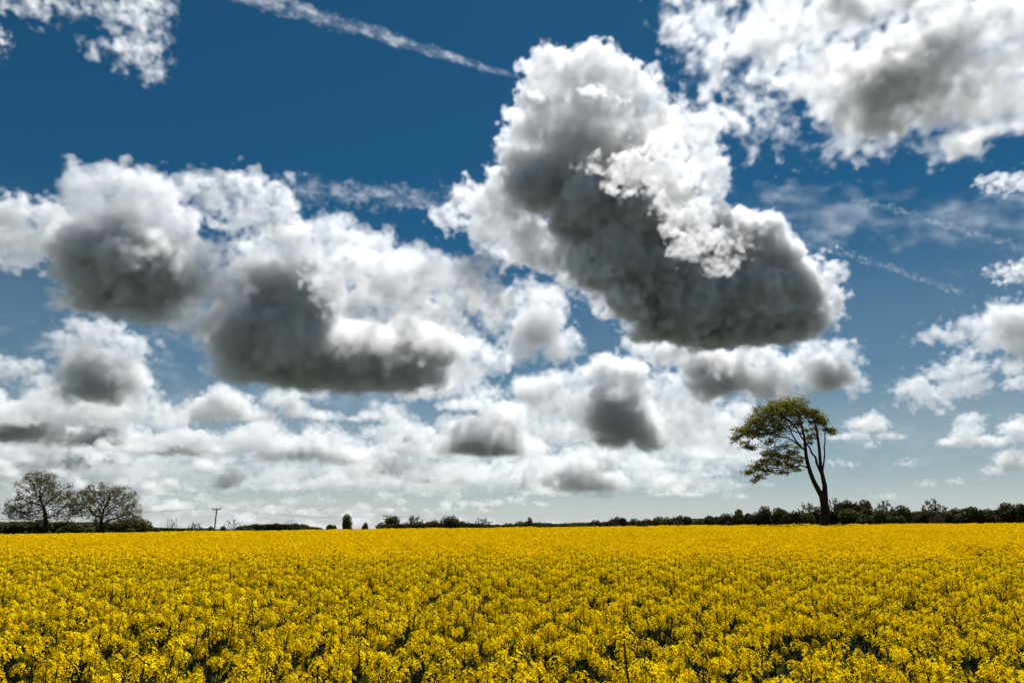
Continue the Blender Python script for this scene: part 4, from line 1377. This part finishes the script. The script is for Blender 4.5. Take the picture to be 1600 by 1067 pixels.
# ------------------------------------------------------------------ power line
pole_mat = surface('weathered_pole', (0.06, 0.045, 0.035), rough=.9, var=.3, scale=4.0)
steel = surface('galvanised_steel', (0.10, 0.10, 0.10), rough=.6, var=.2, scale=4.0)
porcelain = surface('brown_porcelain', (0.06, 0.035, 0.025), rough=.3, var=.2, scale=4.0)
wire_mat = surface('wire', (0.05, 0.05, 0.05), rough=.6, var=.1, scale=1.0)


def pole(label, px, arm_row, dist, half, arms=1, turn=0.0):
    c = at(px, arm_row, dist)
    zg = gz(c.x, dist)
    h = c.z - zg
    root = empty('power_pole', (c.x, dist, zg), label, 'power pole', 'poles of the power line')
    root.rotation_euler = (0, 0, turn)
    mb = MB()
    mb.tube([(0, 0, -.5), (0, 0, h * .5), (0, 0, h + .15)], [.19, .165, .14], 10)
    mb.build('pole', [pole_mat], root, True)
    tips = []
    for k in range(arms):
        mb = MB()
        mb.box((0, -.20, h - .02 - k * .9), (half * 2, .12, .24))
        arm = mb.build('crossarm', [steel], root)
        for s in (-1, 1):
            mb = MB()
            mb.tube([(s * half * .5, -.2, h - .14 - k * .9), (0, -.17, h - .75 - k * .9)], [.03, .03], 5)
            mb.build('brace', [steel], root)
        for s in (-.93, 0, .93):
            mb = MB()
            q = h + .10 - k * .9
            mb.tube([(s * half, -.2, q - .02), (s * half, -.2, q + .12), (s * half, -.2, q + .13), (s * half, -.2, q + .24), (s * half, -.2, q + .25), (s * half, -.2, q + .36)], [.03, .03, .10, .10, .07, .06], 8)
            mb.build('insulator', [porcelain], arm)
            if k == 0:
                tips.append(Vector((c.x + s * half * math.cos(turn), dist - .2 + s * half * math.sin(turn), zg + q + .36)))
    return tips


t1 = pole('tallest and nearest wooden power pole, with T-shaped crossarm and three insulators', 338.5, 795.5, 190, 1.25)
t2 = pole('second power pole, standing behind the bushes, with two short crossarms', 605, 806.5, 235, 1.35, 2, -.25)
t3 = pole('third and lowest power pole, only its crossarm above the hedge', 764.5, 816, 262, 1.5, 1, -.25)
away = at(-330, 815, 200)
t0 = [Vector((away.x, 200 + s * 1.2, away.z)) for s in (-1, 0, 1)]


def wires(a, b, sag, label):
    for p, q in zip(a, b):
        mb = MB()
        n = 24
        mb.tube([p.lerp(q, k / n) - Vector((0, 0, sag * 4 * (k / n) * (1 - k / n))) for k in range(n + 1)], [.012] * (n + 1), 4)
        o = mb.build('wire', [wire_mat])
        o['label'] = label
        o['category'] = 'wire'
        o['group'] = label.replace('one of ', '')


wires(t0, t1, 1.3, 'one of the three thin wires from the tallest power pole towards the oaks')
wires(t1, t2, 1.5, 'one of the three thin wires from the tallest power pole to the second')
wires(t2, t3, .8, 'one of the three thin wires from the second power pole to the third')
